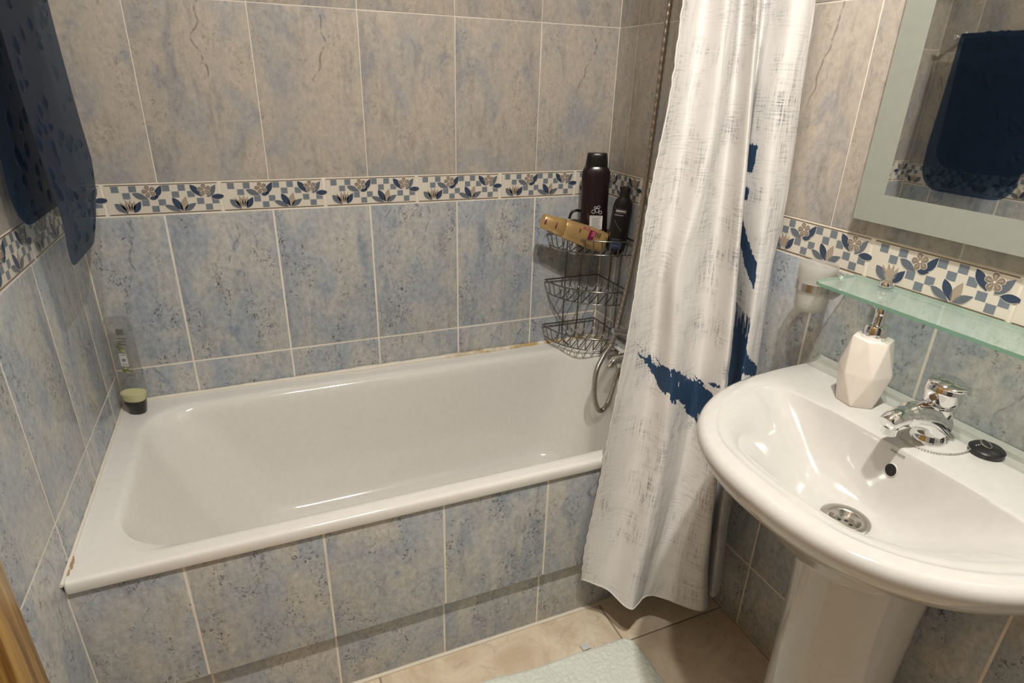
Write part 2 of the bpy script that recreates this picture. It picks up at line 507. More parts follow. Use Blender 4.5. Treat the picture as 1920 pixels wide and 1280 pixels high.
def leaf(a, b, wid, n=7):
    ax, ay = a; bx, by = b
    dx, dy = bx-ax, by-ay
    ln = math.hypot(dx, dy)
    px, py = -dy/ln, dx/ln
    up_ = [(ax+dx*t+px*wid*math.sin(math.pi*t**0.85), ay+dy*t+py*wid*math.sin(math.pi*t**0.85)) for t in [k/n for k in range(n+1)]]
    dn = [(ax+dx*t-px*wid*math.sin(math.pi*t**0.85), ay+dy*t-py*wid*math.sin(math.pi*t**0.85)) for t in [k/n for k in range(n-1, 0, -1)]]
    pts = up_+dn
    return pts if sum(pts[i-1][0]*pts[i][1]-pts[i][0]*pts[i-1][1] for i in range(len(pts))) > 0 else pts[::-1]
BORDER = {}
def border_mesh(u0, u1):
    """border tile of 250 x 75 mm, cropped to local span u0..u1 (0..1)"""
    key = (round(u0, 3), round(u1, 3))
    if key in BORDER:
        return BORDER[key]
    w, h = 0.25, 0.0752
    g = Geo()
    X = lambda u: (u-0.5)*w
    Y = lambda v: (v-0.5)*h
    a, b = X(u0)+J/2, X(u1)-J/2
    c = h/2-J/2
    g.add([(a, -c, -0.006), (b, -c, -0.006), (b, c, -0.006), (a, c, -0.006), (a, -c, -0.0006), (b, -c, -0.0006), (b, c, -0.0006), (a, c, -0.0006),
           (a+0.001, -c+0.001, 0), (b-0.001, -c+0.001, 0), (b-0.001, c-0.001, 0), (a+0.001, c-0.001, 0)],
          [(8, 9, 10, 11)]+[(k+j, k+(j+1) % 4, k+4+(j+1) % 4, k+4+j) for k in (0, 4) for j in range(4)], 0)
    def P(pts, z, mi):
        pts = [(min(max(x, a+0.0005), b+0.008 if u1 > 0.99 else b-0.0005), y) for x, y in pts]
        if max(x for x, y in pts)-min(x for x, y in pts) > 0.002:
            g.poly(pts, z, mi, 0.0003)
    for v in (0.045, 0.955):
        P([(X(0.02), Y(v-0.014)), (X(0.98), Y(v-0.014)), (X(0.98), Y(v+0.014)), (X(0.02), Y(v+0.014))], 0.0003, 1)
    q = 0.0315
    rows = (0.83, 0.62, 0.385, 0.185)
    sq = [(0.10, 0), (0.245, 0), (0.525, 0), (0.66, 0), (0.185, 1), (0.60, 1), (0.735, 1), (0.335, 2), (0.475, 2), (0.81, 2), (0.945, 2), (0.41, 3), (0.88, 3)]
    for u, r_ in sq:
        P([(X(u-q), Y(rows[r_]-0.098)), (X(u+q), Y(rows[r_]-0.098)), (X(u+q), Y(rows[r_]+0.098)), (X(u-q), Y(rows[r_]+0.098))], 0.0003, 2)
    def LF(p, q_, wd, mi):
        A, B = (X(p[0]), Y(p[1])), (X(q_[0]), Y(q_[1]))
        dx, dy = B[0]-A[0], B[1]-A[1]
        n = math.hypot(dx, dy); e = 0.0012
        A2 = (A[0]-dx/n*e, A[1]-dy/n*e); B2 = (B[0]+dx/n*e, B[1]+dy/n*e)
        P(leaf(A2, B2, wd*1.38+e), 0.0006, 6)
        P(leaf(A, B, wd*1.38), 0.0009, mi)
    # flower one
    LF((0.235, 0.70), (0.365, 0.49), 0.0052, 4)
    LF((0.425, 0.55), (0.49, 0.93), 0.0052, 3)
    LF((0.375, 0.52), (0.455, 0.56), 0.0036, 3)
    # flower two
    LF((0.735, 0.92), (0.83, 0.52), 0.0056, 3)
    LF((0.875, 0.50), (0.965, 0.90), 0.0058, 4)
    LF((0.91, 0.50), (1.045, 0.52), 0.0048, 3)
    # tulip
    LF((0.075, 0.40), (0.175, 0.07), 0.0060, 4)
    LF((0.225, 0.09), (0.295, 0.45), 0.0054, 3)
    for k, (du, tv) in enumerate(((0.12, 0.46), (0.165, 0.53), (0.205, 0.53), (0.243, 0.48))):
        LF((0.198+(du-0.19)*0.25, 0.12), (du, tv), 0.0030, 5)
    # lotus
    LF((0.49, 0.30), (0.63, 0.07), 0.0046, 4)
    LF((0.655, 0.09), (0.77, 0.33), 0.0050, 4)
    LF((0.645, 0.08), (0.685, 0.56), 0.0058, 5)
    LF((0.565, 0.53), (0.645, 0.09), 0.0056, 3)
    for cu, cv, rot in ((0.378, 0.745, 0.3), (0.858, 0.745, 0.1)):
        for k in range(5):
            an = rot+math.pi/2+2*math.pi*k/5
            cx, cy = X(cu), Y(cv)
            def petal(ln, wd, e):
                pts = [(-e*0.5, 0)]
                for t in [j/10 for j in range(11)]:
                    a_ = -1.9+3.8*t
                    pts.append((ln-wd+(wd+e)*math.cos(a_), (wd+e)*math.sin(a_)))
                return [(cx+x*math.cos(an)-y*math.sin(an), cy+x*math.sin(an)+y*math.cos(an)) for x, y in pts]
            P(petal(0.0150, 0.0050, 0.0009), 0.0011, 6)
            P(petal(0.0150, 0.0050, 0.0), 0.0014, 7)
            P(petal(0.0122, 0.0016, 0.0), 0.0016, 5)
        P([(X(cu)+0.0021*math.cos(2*math.pi*k/10), Y(cv)+0.0021*math.sin(2*math.pi*k/10)) for k in range(10)], 0.0018, 6)
    BORDER[key] = g.mesh('border_tile', ['border_cream', 'border_line', 'border_blue', 'border_navy', 'border_slate', 'border_petal', 'border_white', 'border_brown'])
    return BORDER[key]

def tiled(parent, M, ulo, uhi, us, rows, skip=None):
    """us: vertical joints; rows: list of (z0, z1, material); M(u, z) -> matrix"""
    cuts = [ulo]+[u for u in us if ulo+0.004 < u < uhi-0.004]+[uhi]
    for z0, z1, mn in rows:
        for a, b in zip(cuts[:-1], cuts[1:]):
            if skip and skip((a+b)/2, (z0+z1)/2):
                continue
            link('tile', tile_mesh(b-a, z1-z0, mn), parent, mtx=M((a+b)/2, (z0+z1)/2))
def bordered(parent, M, ulo, uhi, first, zmid):
    u = first
    while u > ulo:
        u -= 0.25
    while u < uhi-0.004:
        a, b = max(u, ulo), min(u+0.25, uhi)
        if b-a > 0.01:
            link('border_tile', border_mesh((a-u)/0.25, (b-u)/0.25), parent, mtx=M(u+0.125, zmid))
        u += 0.25
def joints(first, lo, hi, step=0.25):
    k = math.floor((lo-first)/step)
    out = []
    while first+k*step < hi:
        if first+k*step > lo:
            out.append(first+k*step)
        k += 1
    return out
def slab(name, c, d, mname, label, cat):
    g = Geo().box((0, 0, 0), d)
    o = g.build(name, mname, None, loc=c)
    return structure(o, label, cat)
GB = 0.0007   # grout bed lies this far behind the tile faces

# back wall
ZB, HB, HT = 0.9901, 0.0752, 0.3973
wall_back = slab('wall_back', (W/2, 0.05+GB, ROOM_Z/2), (W+0.2, 0.1, ROOM_Z), 'grout', 'long tiled wall behind the bath with a flowered border', 'wall')
MB = lambda u, z: Matrix.Translation(Vector((-W/2, -0.05-GB, -ROOM_Z/2))) @ frame((u, 0, z), (1, 0, 0), (0, 0, 1), (0, -1, 0))
zt = ZB+HB
tiled(wall_back, MB, 0.0, W, joints(0.1829, 0, W), [(0.44, ZB-HT, 'tile_blue'), (ZB-HT, ZB, 'tile_blue')])
tiled(wall_back, MB, 0.0, W, joints(0.1815, 0, W), [(zt, zt+HT, 'tile_light'), (zt+HT, zt+2*HT, 'tile_light'), (zt+2*HT, zt+3*HT, 'tile_light'), (zt+3*HT, ROOM_Z, 'tile_light')])
bordered(wall_back, MB, 0.0, W, 0.0655, ZB+HB/2)

# right wall (u runs along -y)
wall_right = slab('wall_right', (W+0.05+GB, ROOM_Y/2, ROOM_Z/2), (0.1, -ROOM_Y+0.2, ROOM_Z), 'grout', 'tiled wall behind the washbasin and the mirror', 'wall')
MR = lambda u, z: Matrix.Translation(Vector((-W-0.05-GB, -ROOM_Y/2, -ROOM_Z/2))) @ frame((W, -u, z), (0, -1, 0), (0, 0, 1), (-1, 0, 0))
jr = joints(0.094, 0, -ROOM_Y)
tiled(wall_right, MR, 0.0, -ROOM_Y, jr, [(0.0, 0.197, 'tile_blue'), (0.197, 0.593, 'tile_blue'), (0.593, ZB, 'tile_blue'),
      (zt, zt+HT, 'tile_light'), (zt+HT, zt+2*HT, 'tile_light'), (zt+2*HT, zt+3*HT, 'tile_light'), (zt+3*HT, ROOM_Z, 'tile_light')],
      lambda u, z: u < DP-0.02 and z < 0.3)
bordered(wall_right, MR, 0.0, -ROOM_Y, 0.191, ZB+HB/2)

# left wall up to the door (u = y)
DOOR_Y0 = -0.845
LZ = -0.010
wall_left = slab('wall_left', (-0.05-GB, DOOR_Y0/2, ROOM_Z/2), (0.1, -DOOR_Y0, ROOM_Z), 'grout', 'tiled wall at the head of the bath beside the oak door', 'wall')
ML = lambda u, z: Matrix.Translation(Vector((0.05+GB, -DOOR_Y0/2, -ROOM_Z/2))) @ frame((0, u, z), (0, 1, 0), (0, 0, 1), (1, 0, 0))
jl = [-v for v in joints(0.1166, 0, -DOOR_Y0)][::-1]
tiled(wall_left, ML, DOOR_Y0, 0.0, jl, [(0.0, 0.187, 'tile_blue'), (0.187, ZB-HT+LZ, 'tile_blue'), (ZB-HT+LZ, ZB+LZ, 'tile_blue'),
      (zt+LZ, zt+HT+LZ, 'tile_light'), (zt+HT+LZ, zt+2*HT+LZ, 'tile_light'), (zt+2*HT+LZ, zt+3*HT+LZ, 'tile_light'), (zt+3*HT+LZ, ROOM_Z, 'tile_light')],
      lambda u, z: u > -DP+0.02 and z < 0.3)
bordered(wall_left, ML, DOOR_Y0, 0.0, -0.367+0.03, ZB+HB/2+LZ)
# the wall goes on beyond the door
slab('wall_left_far', (-0.05, (ROOM_Y-1.75)/2, ROOM_Z/2), (0.1, -(ROOM_Y+1.75), ROOM_Z), 'tile_light', 'short stretch of wall past the oak door', 'wall')
slab('wall_left_head', (-0.05, (DOOR_Y0-1.75)/2, (2.12+ROOM_Z)/2), (0.1, 1.75+DOOR_Y0, ROOM_Z-2.12), 'tile_light', 'wall above the oak door', 'wall')
# wall behind the viewer; its unseen opening is added to weaken bounced light
g = Geo(); g.box((0.06, 0, 0), (0.32, 0.1, ROOM_Z)); g.box((1.32, 0, 0), (0.42, 0.1, ROOM_Z)); g.box((0.665, 0, ROOM_Z/2-0.17), (0.89, 0.1, 0.34))
structure(g.build('wall_front', 'tile_light', None, loc=(0, ROOM_Y-0.05, ROOM_Z/2)), 'wall behind the viewer with an opening added to weaken bounced light', 'wall')
slab('ceiling', (W/2, ROOM_Y/2, ROOM_Z+0.05), (W+0.3, -ROOM_Y+0.3, 0.1), 'white_paint', 'white painted ceiling', 'ceiling')

# door: oak casing and leaf in the left wall
dr = thing('door_1', 'oak door and casing at the left edge of the picture', 'door', (0, DOOR_Y0, 0))
dr['kind'] = 'structure'
g = Geo()
g.box((-0.035, -0.035, 1.03), (0.10, 0.070, 2.06), 0, 0.006); g.build('door_jamb', 'oak', dr, 40)
Geo().box((-0.035, -0.87, 1.03), (0.10, 0.070, 2.06), 0, 0.006).build('door_jamb', 'oak', dr, 40)
Geo().box((-0.035, -0.4525, 2.09), (0.10, 0.905, 0.06), 0, 0.006).build('door_head', 'oak', dr, 40)
Geo().box((-0.045, -0.4525, 1.03), (0.04, 0.765, 2.05), 0, 0.003).build('door_leaf', 'oak', dr, 40)
g = Geo(); g.tube([(-0.025, -0.77, 1.02), (0.03, -0.77, 1.02), (0.035, -0.76, 1.02), (0.035, -0.66, 1.02)], 0.009, 10)
g.build('door_handle', 'steel', dr, 50)

# floor
floor = slab('floor', (W/2, ROOM_Y/2, -0.05-GB), (W+0.2, -ROOM_Y+0.2, 0.1), 'floor_grout', 'beige marbled tile floor', 'floor')
MF = lambda u, y: Matrix.Translation(Vector((-W/2, -ROOM_Y/2, 0.05+GB))) @ frame((u, y, 0), (1, 0, 0), (0, 1, 0), (0, 0, 1))
fx = [0.0]+joints(1.12, 0, W, 0.60)+[W]
fy = [ROOM_Y]+joints(-0.785, ROOM_Y, -0.64, 0.45)+[-0.64]
for y0, y1 in zip(fy[:-1], fy[1:]):
    for x0, x1 in zip(fx[:-1], fx[1:]):
        link('floor_tile', tile_mesh(x1-x0, y1-y0, 'tile_floor'), floor, mtx=MF((x0+x1)/2, (y0+y1)/2))

# tiled front of the bath with a set-back plinth
TOE = 0.6505
wbf = slab('wall_bath_front', (W/2, -DP+0.01+GB, 0.332), (W, 0.02, 0.29), 'grout', 'blue tiled panel closing the front of the bath', 'wall')
MP = lambda u, z: Matrix.Translation(Vector((-W/2, DP-0.01-GB, -0.332))) @ frame((u, -DP, z), (1, 0, 0), (0, 0, 1), (0, -1, 0))
tiled(wbf, MP, 0.0, W, joints(0.1828, 0, W), [(0.182, 0.473, 'tile_blue')])
MP2 = lambda u, z: Matrix.Translation(Vector((-W/2, DP-0.01-GB, -0.332))) @ frame((u, -TOE, z), (1, 0, 0), (0, 0, 1), (0, -1, 0))
tiled(wbf, MP2, 0.0, W, joints(0.1828, 0, W), [(0.004, 0.180, 'tile_blue')])
g = Geo(); g.box((0, DP-TOE-0.002, -0.241), (W, 0.016, 0.182)); g.build('plinth_bed', 'grout', wbf)
# pale joint where the plinth meets the floor
g = Geo(); g.box((0, DP-TOE-0.01-GB-0.003, -0.330), (W, 0.008, 0.005), 0, 0.0015); g.build('floor_joint', 'silicone', wbf)

# ------------------------------------------------------------------ bathtub
def rrect(x0, x1, y0, y1, rad, z, per=10, k=24):
    """rounded rectangle, counter-clockwise, rad = (x0y0, x1y0, x1y1, x0y1) corner radii"""
    pts = []
    cs = [(x0+rad[0], y0+rad[0], math.pi, rad[0]), (x1-rad[1], y0+rad[1], 1.5*math.pi, rad[1]), (x1-rad[2], y1-rad[2], 0, rad[2]), (x0+rad[3], y1-rad[3], 0.5*math.pi, rad[3])]
    arcs = [[(cx+r*math.cos(a+0.5*math.pi*i/per), cy+r*math.sin(a+0.5*math.pi*i/per)) for i in range(per+1)] for cx, cy, a, r in cs]
    for i in range(4):
        pts += arcs[i]
        a, b = arcs[i][-1], arcs[(i+1) % 4][0]
        pts += [(a[0]+(b[0]-a[0])*t/k, a[1]+(b[1]-a[1])*t/k) for t in range(1, k)]
    return [(x, y, z) for x, y in pts]
tub = thing('bathtub', 'white enamelled bathtub built in between the tiled walls', 'bathtub', (0, 0, 0))
e = 0.002
R0 = (0.004,)*4
YF = -0.6775
def tr(x0, x1, y0, y1, r, z):
    return rrect(x0, x1, y0, y1, r if isinstance(r, tuple) else (r,)*4, z)
rs = [tr(e, W-e, YF+0.010, -e, 0.004, ZR-0.0255),
      tr(e, W-e, YF+0.001, -e, 0.006, ZR-0.0255),
      tr(e, W-e, YF, -e, 0.006, ZR-0.0235),
      tr(e, W-e, YF, -e, 0.006, ZR-0.012),
      tr(e, W-e, YF+0.0006, -e, 0.006, ZR-0.0065),
      tr(e, W-e, YF+0.0025, -e, 0.006, ZR-0.0026),
      tr(e, W-e, YF+0.0058, -e, 0.006, ZR-0.0006),
      tr(e, W-e, YF+0.010, -e, 0.006, ZR),
      tr(e, W-e, YF+0.014, -e, 0.006, ZR)]
rim = [(0.0, 0.0, 0), (0.35, 0.0008, 0), (0.7, -0.001, 0)]
IX0, IX1, IY0, IY1 = 0.072, 1.345, -0.631, -0.078
rs += [tr(0.03, W-0.03, YF+0.024, -0.03, 0.03, ZR+0.0003),
       tr(IX0-0.022, IX1+0.022, IY0-0.016, IY1+0.024, 0.10, ZR),
       tr(IX0-0.014, IX1+0.014, IY0-0.010, IY1+0.016, 0.10, ZR-0.0006),
       tr(IX0-0.006, IX1+0.006, IY0-0.004, IY1+0.008, (0.13, 0.11, 0.11, 0.11), ZR-0.004),
       tr(IX0, IX1, IY0+0.002, IY1, 0.11, ZR-0.014),
       tr(IX0+0.008, IX1-0.004, IY0+0.008, IY1-0.004, (0.13, 0.11, 0.11, 0.13), ZR-0.035),
       tr(IX0+0.045, IX1-0.020, IY0+0.018, IY1-0.010, (0.15, 0.12, 0.12, 0.15), ZR-0.12),
       tr(IX0+0.095, IX1-0.045, IY0+0.030, IY1-0.020, (0.16, 0.12, 0.12, 0.16), ZR-0.22),
       tr(IX0+0.150, IX1-0.072, IY0+0.045, IY1-0.030, (0.16, 0.12, 0.12, 0.16), ZR-0.31),
       tr(IX0+0.175, IX1-0.085, IY0+0.055, IY1-0.038, (0.15, 0.11, 0.11, 0.15), ZR-0.345),
       tr(IX0+0.210, IX1-0.100, IY0+0.072, IY1-0.055, (0.13, 0.10, 0.10, 0.13), ZR-0.366),
       tr(IX0+0.255, IX1-0.125, IY0+0.100, IY1-0.085, (0.11, 0.08, 0.08, 0.11), ZR-0.374),
       tr(IX0+0.40, IX1-0.30, IY0+0.19, IY1-0.18, 0.05, ZR-0.377)]
g = Geo(); g.rings(rs, 0, False, True)
ob = g.build('tub_body', 'enamel', tub, 50)
g = Geo(); g.lathe([(0.0005, 0.0005), (0.024, 0.0005), (0.030, 0.002), (0.031, 0.0)], (1.10, -0.36, ZR-0.3775), 28); g.build('tub_drain', 'chrome', tub, 40)
# sealant bead along the back wall: lumpy, yellowed towards the corner
pts = []; rad = []
for i in range(141):
    x = 0.01+(W-0.02)*i/140
    nz = noise.noise(Vector((x*26, 1.3, 0)))+0.5*noise.noise(Vector((x*70, 4.1, 0)))
    r_ = 0.0066+0.0030*max(-0.9, nz)+(0.003 if x > 1.2 else 0.0022*math.exp(-((x-0.7)/0.3)**2))*abs(nz)+(0.0012 if 0.4 < x < 1.1 else 0); rad.append(r_); pts.append((x, -r_, ZR+0.0012+0.0010*nz))
g = Geo(); g.tube(pts, rad, 8); g.build('sealant_bead', 'sealant_stained', tub, 60)
pts = [(0.0030, -0.010-0.672*i/40, ZR+0.0005) for i in range(41)]
g = Geo(); g.tube(pts, [0.0035+0.001*noise.noise(Vector((i*0.7, 2, 0))) for i in range(41)], 8); g.build('sealant_bead', 'sealant_stained', tub, 60)
pts = [(W-0.0035, -0.010-0.672*i/40, ZR+0.001) for i in range(41)]
g = Geo(); g.tube(pts, [0.005+0.002*noise.noise(Vector((i*0.9, 7, 0))) for i in range(41)], 8); g.build('sealant_bead', 'sealant_stained', tub, 60)

g = Geo()
for k in range(9):
    g.sphere((0.006+0.006*random.random(), -0.655+0.008*k*0.9-0.03*(k > 6), ZR+0.0012), (0.0022, 0.004, 0.0014), 8)
g.build('sealant_stain', 'stain_brown', tub, 60)

# ------------------------------------------------------------------ washbasin
BYC = -1.192; ZB0 = 0.803
wb = thing('washbasin', 'white porcelain pedestal washbasin under the mirror', 'washbasin', (0, 0, 0))
DC = (1.188, BYC)
def outer(ang, da=0.0, dd=0.0):
    """radius from the drain to the D-shaped outline (half width a, depth d), measured along ang"""
    a, dpt = 0.299+da, 0.462+dd
    ca, sa = math.cos(ang), math.sin(ang)
    def inside(r):
        x, v = DC[0]+r*ca, abs(r*sa)
        if x > W-e or v > a:
            return False
        t = (W-x)/dpt
        return t < 1 and (v/a)**2.35+t**2.9 < 1.0 if t > 0 else True
    lo, hi = 0.0, 0.8
    for _ in range(40):
        m_ = (lo+hi)/2
        if inside(m_):
            lo = m_
        else:
            hi = m_
    return lo
def bowl(ang):
    """radius of the bowl opening: front follows the rim, back is a straight ledge"""
    ca, sa = math.cos(ang), math.sin(ang)
    xb = 1.268                                   # back edge of the bowl
    a, xf = 0.246, 1.014
    cx = (xb+xf)/2+0.03
    def inside(r):
        x, v = DC[0]+r*ca, abs(r*sa)
        if x > cx:
            return (v/a)**4.2+((x-cx)/(xb-cx))**4.2 < 1
        return (v/a)**2.4+((cx-x)/(cx-xf))**2.3 < 1
    lo, hi = 0.0, 0.8
    for _ in range(40):
        m_ = (lo+hi)/2
        if inside(m_):
            lo = m_
        else:
            hi = m_
    return lo
corner = math.atan2(0.299, W-e-DC[0])
ANG = sorted([2*math.pi*i/176-math.pi for i in range(176)]+[corner, -corner, corner-0.012, -corner+0.012])
ro = [outer(a) for a in ANG]
rb = [min(bowl(a), o__-0.038) for a, o__ in zip(ANG, ro)]
def ringb(fr, fz):
    return [(DC[0]+fr(i, a)*math.cos(a), DC[1]+fr(i, a)*math.sin(a), fz(i, a)) for i, a in enumerate(ANG)]
ZD = 0.690
back = lambda a: max(0.0, math.cos(a))**2
def wallf(i, a):      # 1 where the outline lies on the wall
    return 1.0 if DC[0]+ro[i]*math.cos(a) > W-0.004 else 0.0
def bprof(s, a):
    f = (s*s*(3-2*s))**1.12
    b_ = s**4.6
    w = back(a)**0.6
    return f*(1-w)+b_*w
rs = [ringb(lambda i, a: 0.021, lambda i, a: ZD-0.012), ringb(lambda i, a: 0.027, lambda i, a: ZD-0.006), ringb(lambda i, a: 0.036, lambda i, a: ZD+0.0002)]
for s_ in (0.12, 0.22, 0.32, 0.42, 0.52, 0.62, 0.70, 0.77, 0.83, 0.88, 0.92, 0.95, 0.975, 0.99):
    rs.append(ringb(lambda i, a: 0.036+(rb[i]-0.036)*s_,
                    lambda i, a: ZD+(ZB0-0.0010-ZD)*bprof(s_, a)))
rs.append(ringb(lambda i, a: rb[i]+0.001, lambda i, a: ZB0-0.0008))
rs.append(ringb(lambda i, a: rb[i]+0.006+0.02*(ro[i]-rb[i]), lambda i, a: ZB0-0.0002))
for t_ in (0.12, 0.3, 0.5, 0.68):
    rs.append(ringb(lambda i, a: rb[i]+0.006+(ro[i]-0.020-rb[i]-0.006)*t_, lambda i, a: ZB0+0.0010*math.sin(math.pi*t_)))
for d_, z_, wd_, wz_ in ((0.0125, 0.0006, 0.024, 0.0), (0.0050, 0.0036, 0.021, -0.007), (0.0012, 0.0092, 0.0, -0.008), (0.0, 0.0155, 0.0, 0.0155), (0.0035, 0.026, 0.0, 0.026),
                          (0.0105, 0.039, 0.0, 0.039), (0.0185, 0.050, 0.0, 0.050), (0.0265, 0.058, 0.0, 0.058), (0.034, 0.063, 0.0, 0.063)):
    rs.append(ringb(lambda i, a: ro[i]-(wd_ if wallf(i, a) else d_), lambda i, a: ZB0-(wz_ if wallf(i, a) else z_)))
for q_, dz in ((0.86, 0.078), (0.72, 0.105), (0.58, 0.140), (0.46, 0.165), (0.38, 0.178)):
    rs.append(ringb(lambda i, a: (ro[i]-0.034*(1-wallf(i, a)))*q_ if not wallf(i, a) else ro[i], lambda i, a: ZB0-dz))
g = Geo(); g.rings(rs[::-1], 0, True, False)
g.build('basin', 'porcelain', wb, 55)
# pedestal: oval column, flared at the foot and under the bowl
prof = [(0.0, 0.140, 0.112), (0.02, 0.138, 0.110), (0.06, 0.126, 0.097), (0.14, 0.119, 0.090), (0.30, 0.117, 0.088), (0.48, 0.119, 0.091), (0.56, 0.123, 0.096), (0.61, 0.127, 0.101), (0.652, 0.131, 0.105)]
g = Geo()
g.rings([[(1.276+a_*math.cos(q_), BYC+b_*math.sin(q_), z_) for q_ in [2*math.pi*k/56 for k in range(56)]] for z_, a_, b_ in prof], 0, True, False)
g.build('pedestal', 'porcelain', wb, 60)
# waste: steel flange with a dished strainer
dn = Geo(); dn.lathe([(0.0355, ZD+0.0000), (0.0365, ZD+0.0020), (0.034, ZD+0.0034), (0.0255, ZD+0.0028), (0.0225, ZD+0.0005), (0.0205, ZD-0.0060), (0.0180, ZD-0.0085), (0.0005, ZD-0.0088)], (DC[0], DC[1], 0), 40, cap0=False)
dro = dn.build('drain', 'steel', wb, 40)
for k in range(6):
    an = 2*math.pi*k/6+0.35
    Geo().lathe([(0.0036, 0.0), (0.0005, 0.0004)], (DC[0]+0.0105*math.cos(an), DC[1]+0.0105*math.sin(an), ZD-0.0087), 14).build('drain_hole', 'dark_hole', dro)
# overflow hole in the back of the bowl
i0 = min(range(len(ANG)), key=lambda i: abs(ANG[i]))
def bowl_pt(s_, v=0.0):
    a = math.atan2(v, 0.1)
    r = 0.036+(bowl(a)-0.036)*s_
    return Vector((DC[0]+r*math.cos(a), DC[1]+r*math.sin(a), ZD+(ZB0-0.0010-ZD)*bprof(s_, a)))
pA, pB = bowl_pt(0.86), bowl_pt(0.95)
tz = (pB-pA).normalized(); ty = Vector((0, 1, 0)); nn = ty.cross(tz).normalized()
if nn.x > 0:
    nn = -nn
ctr = bowl_pt(0.915)
Mo = frame(ctr+nn*0.0016, ty, nn.cross(ty), nn)
g = Geo(); g.lathe([(0.0105, -0.003), (0.0100, 0.0), (0.0090, 0.0004)], (0, 0, 0), 28, sy=1.15, cap0=False, cap1=False); g.build('overflow_rim', 'porcelain', wb, 40, mtx=Mo)
g = Geo(); g.lathe([(0.0092, 0.0), (0.0002, 0.0002)], (0, 0, 0), 28, sy=1.15); g.build('overflow_hole', 'dark_hole', wb, mtx=Mo)
# maker's mark: a short thin line of tiny grey letters above the overflow
cw = bowl_pt(0.992)
g = Geo()
for k in range(7):
    g.box((-0.0105+0.0035*k, 0, 0), (0.0024, 0.0022 if k % 2 else 0.0026, 0.0004))
pC = bowl_pt(1.0); tz2 = (pC-bowl_pt(0.97)).normalized(); n2 = ty.cross(tz2).normalized()
if n2.x > 0:
    n2 = -n2
g.build('makers_mark', 'print_dim', wb, mtx=frame(bowl_pt(0.985)+n2*0.0013, ty, n2.cross(ty), n2))

# ------------------------------------------------------------------ basin tap
FX, FY = 1.335, BYC+0.004
tap = thing('basin_tap', 'chrome single-lever mixer tap on the back of the washbasin', 'tap', (FX, FY, ZB0+0.001))
g = Geo()
g.lathe([(0.0255, 0.0), (0.0255, 0.004), (0.0235, 0.009), (0.0215, 0.018), (0.0208, 0.034), (0.0215, 0.046), (0.0235, 0.054), (0.0235, 0.062), (0.020, 0.065), (0.0005, 0.0655)], n=36)
g.build('tap_body', 'chrome', tap, 45)
def sp(t):
    # spout leans forward (towards -x), thick at the root
    P = [(0.004, 0, 0.026), (-0.020, 0, 0.044), (-0.048, 0, 0.054), (-0.078, 0, 0.058), (-0.100, 0, 0.056), (-0.113, 0, 0.050)]
    return P
pp = spline(sp(0), 7)
rr = [0.0225*(1-i/(len(pp)-1))**0.8+0.0135 if i < len(pp)*0.55 else 0.0152 for i in range(len(pp))]
rr = [min(a, 0.0125+0.0145*(1-i/(len(pp)-1))) for i, a in enumerate(rr)]
rr[-1] = 0.009; rr[-2] = 0.0125
g = Geo(); g.tube(pp, rr, 20); so = g.build('spout', 'chrome', tap, 60)
g = Geo(); g.lathe([(0.0100, 0.0), (0.0108, 0.002), (0.0108, 0.012), (0.0085, 0.0125), (0.008, 0.004), (0.0005, 0.004)][::-1], (-0.100, 0, 0.031), 24); g.build('aerator', 'chrome', so, 40)
hd = Geo()
hd.lathe([(0.0175, -0.002), (0.0235, 0.002), (0.0262, 0.010), (0.0265, 0.024), (0.0250, 0.034), (0.0215, 0.0395), (0.012, 0.0425), (0.0005, 0.0432)], (0.0, 0, 0), 36)
rsl = []
for t in range(11):
    f = t/10
    yy = 0.010-0.043*f; wd = 0.0235*math.sqrt(max(0.06, 1-(f*0.97)**3)); zz = 0.0345+0.003*f; hh = 0.0085-0.0050*f
    rsl.append([(wd*math.cos(q_), yy-0.004*(1-abs(math.cos(q_))), zz+hh*math.sin(q_)) for q_ in [2*math.pi*k/20 for k in range(20)]])
hd.rings(rsl)
Mh = Matrix.Translation(Vector((0.002, 0, 0.066))) @ Matrix.Rotation(math.radians(3), 4, 'X') @ Matrix.Rotation(math.radians(-6), 4, 'Y')
ho = hd.build('lever_handle', 'chrome', tap, 50, mtx=Mh)
g = Geo(); g.lathe([(0.0052, 0), (0.0052, 0.0012), (0.0040, 0.0016), (0.0005, 0.0012)], n=20)
g.build('temperature_button', 'print_brown', ho, 40, mtx=frame((-0.0262, -0.002, 0.018), (0, -1, 0), (0, 0, 1), (-1, 0, 0)))
# plug on a bead chain
plug = thing('sink_plug', 'black rubber sink plug on a bead chain behind the tap', 'plug', (1.380, -1.250, ZB0+0.001))
g = Geo(); g.lathe([(0.0215, 0.0), (0.0235, 0.004), (0.0240, 0.009), (0.0200, 0.0125), (0.0005, 0.0140)], n=32); g.build('plug_body', 'black_rubber', plug, 45)
g = Geo(); g.tube([(0.0075*math.cos(a)-0.003, 0.0075*math.sin(a)+0.002, 0.0165+0.003*math.sin(a)) for a in [2*math.pi*k/20 for k in range(20)]], 0.0012, 6, closed=True); g.build('pull_ring', 'steel', plug, 60)
g = Geo()
cp = spline([(-0.006, 0.004, 0.016), (-0.016, 0.010, 0.011), (-0.024, 0.012, 0.003), (-0.036, 0.012, 0.0022), (-0.056, 0.016, 0.0022), (-0.078, 0.030, 0.0022), (-0.088, 0.056, 0.0022), (-0.082, 0.080, 0.0022), (-0.070, 0.086, 0.004)], 14)
acc = 0; last = cp[0]
for p_ in cp:
    acc += (p_-last).length; last = p_
    if acc > 0.0030:
        acc = 0
        g.sphere(p_, 0.0015, 6)
ch = g.build('bead_chain', 'steel', plug, 60)

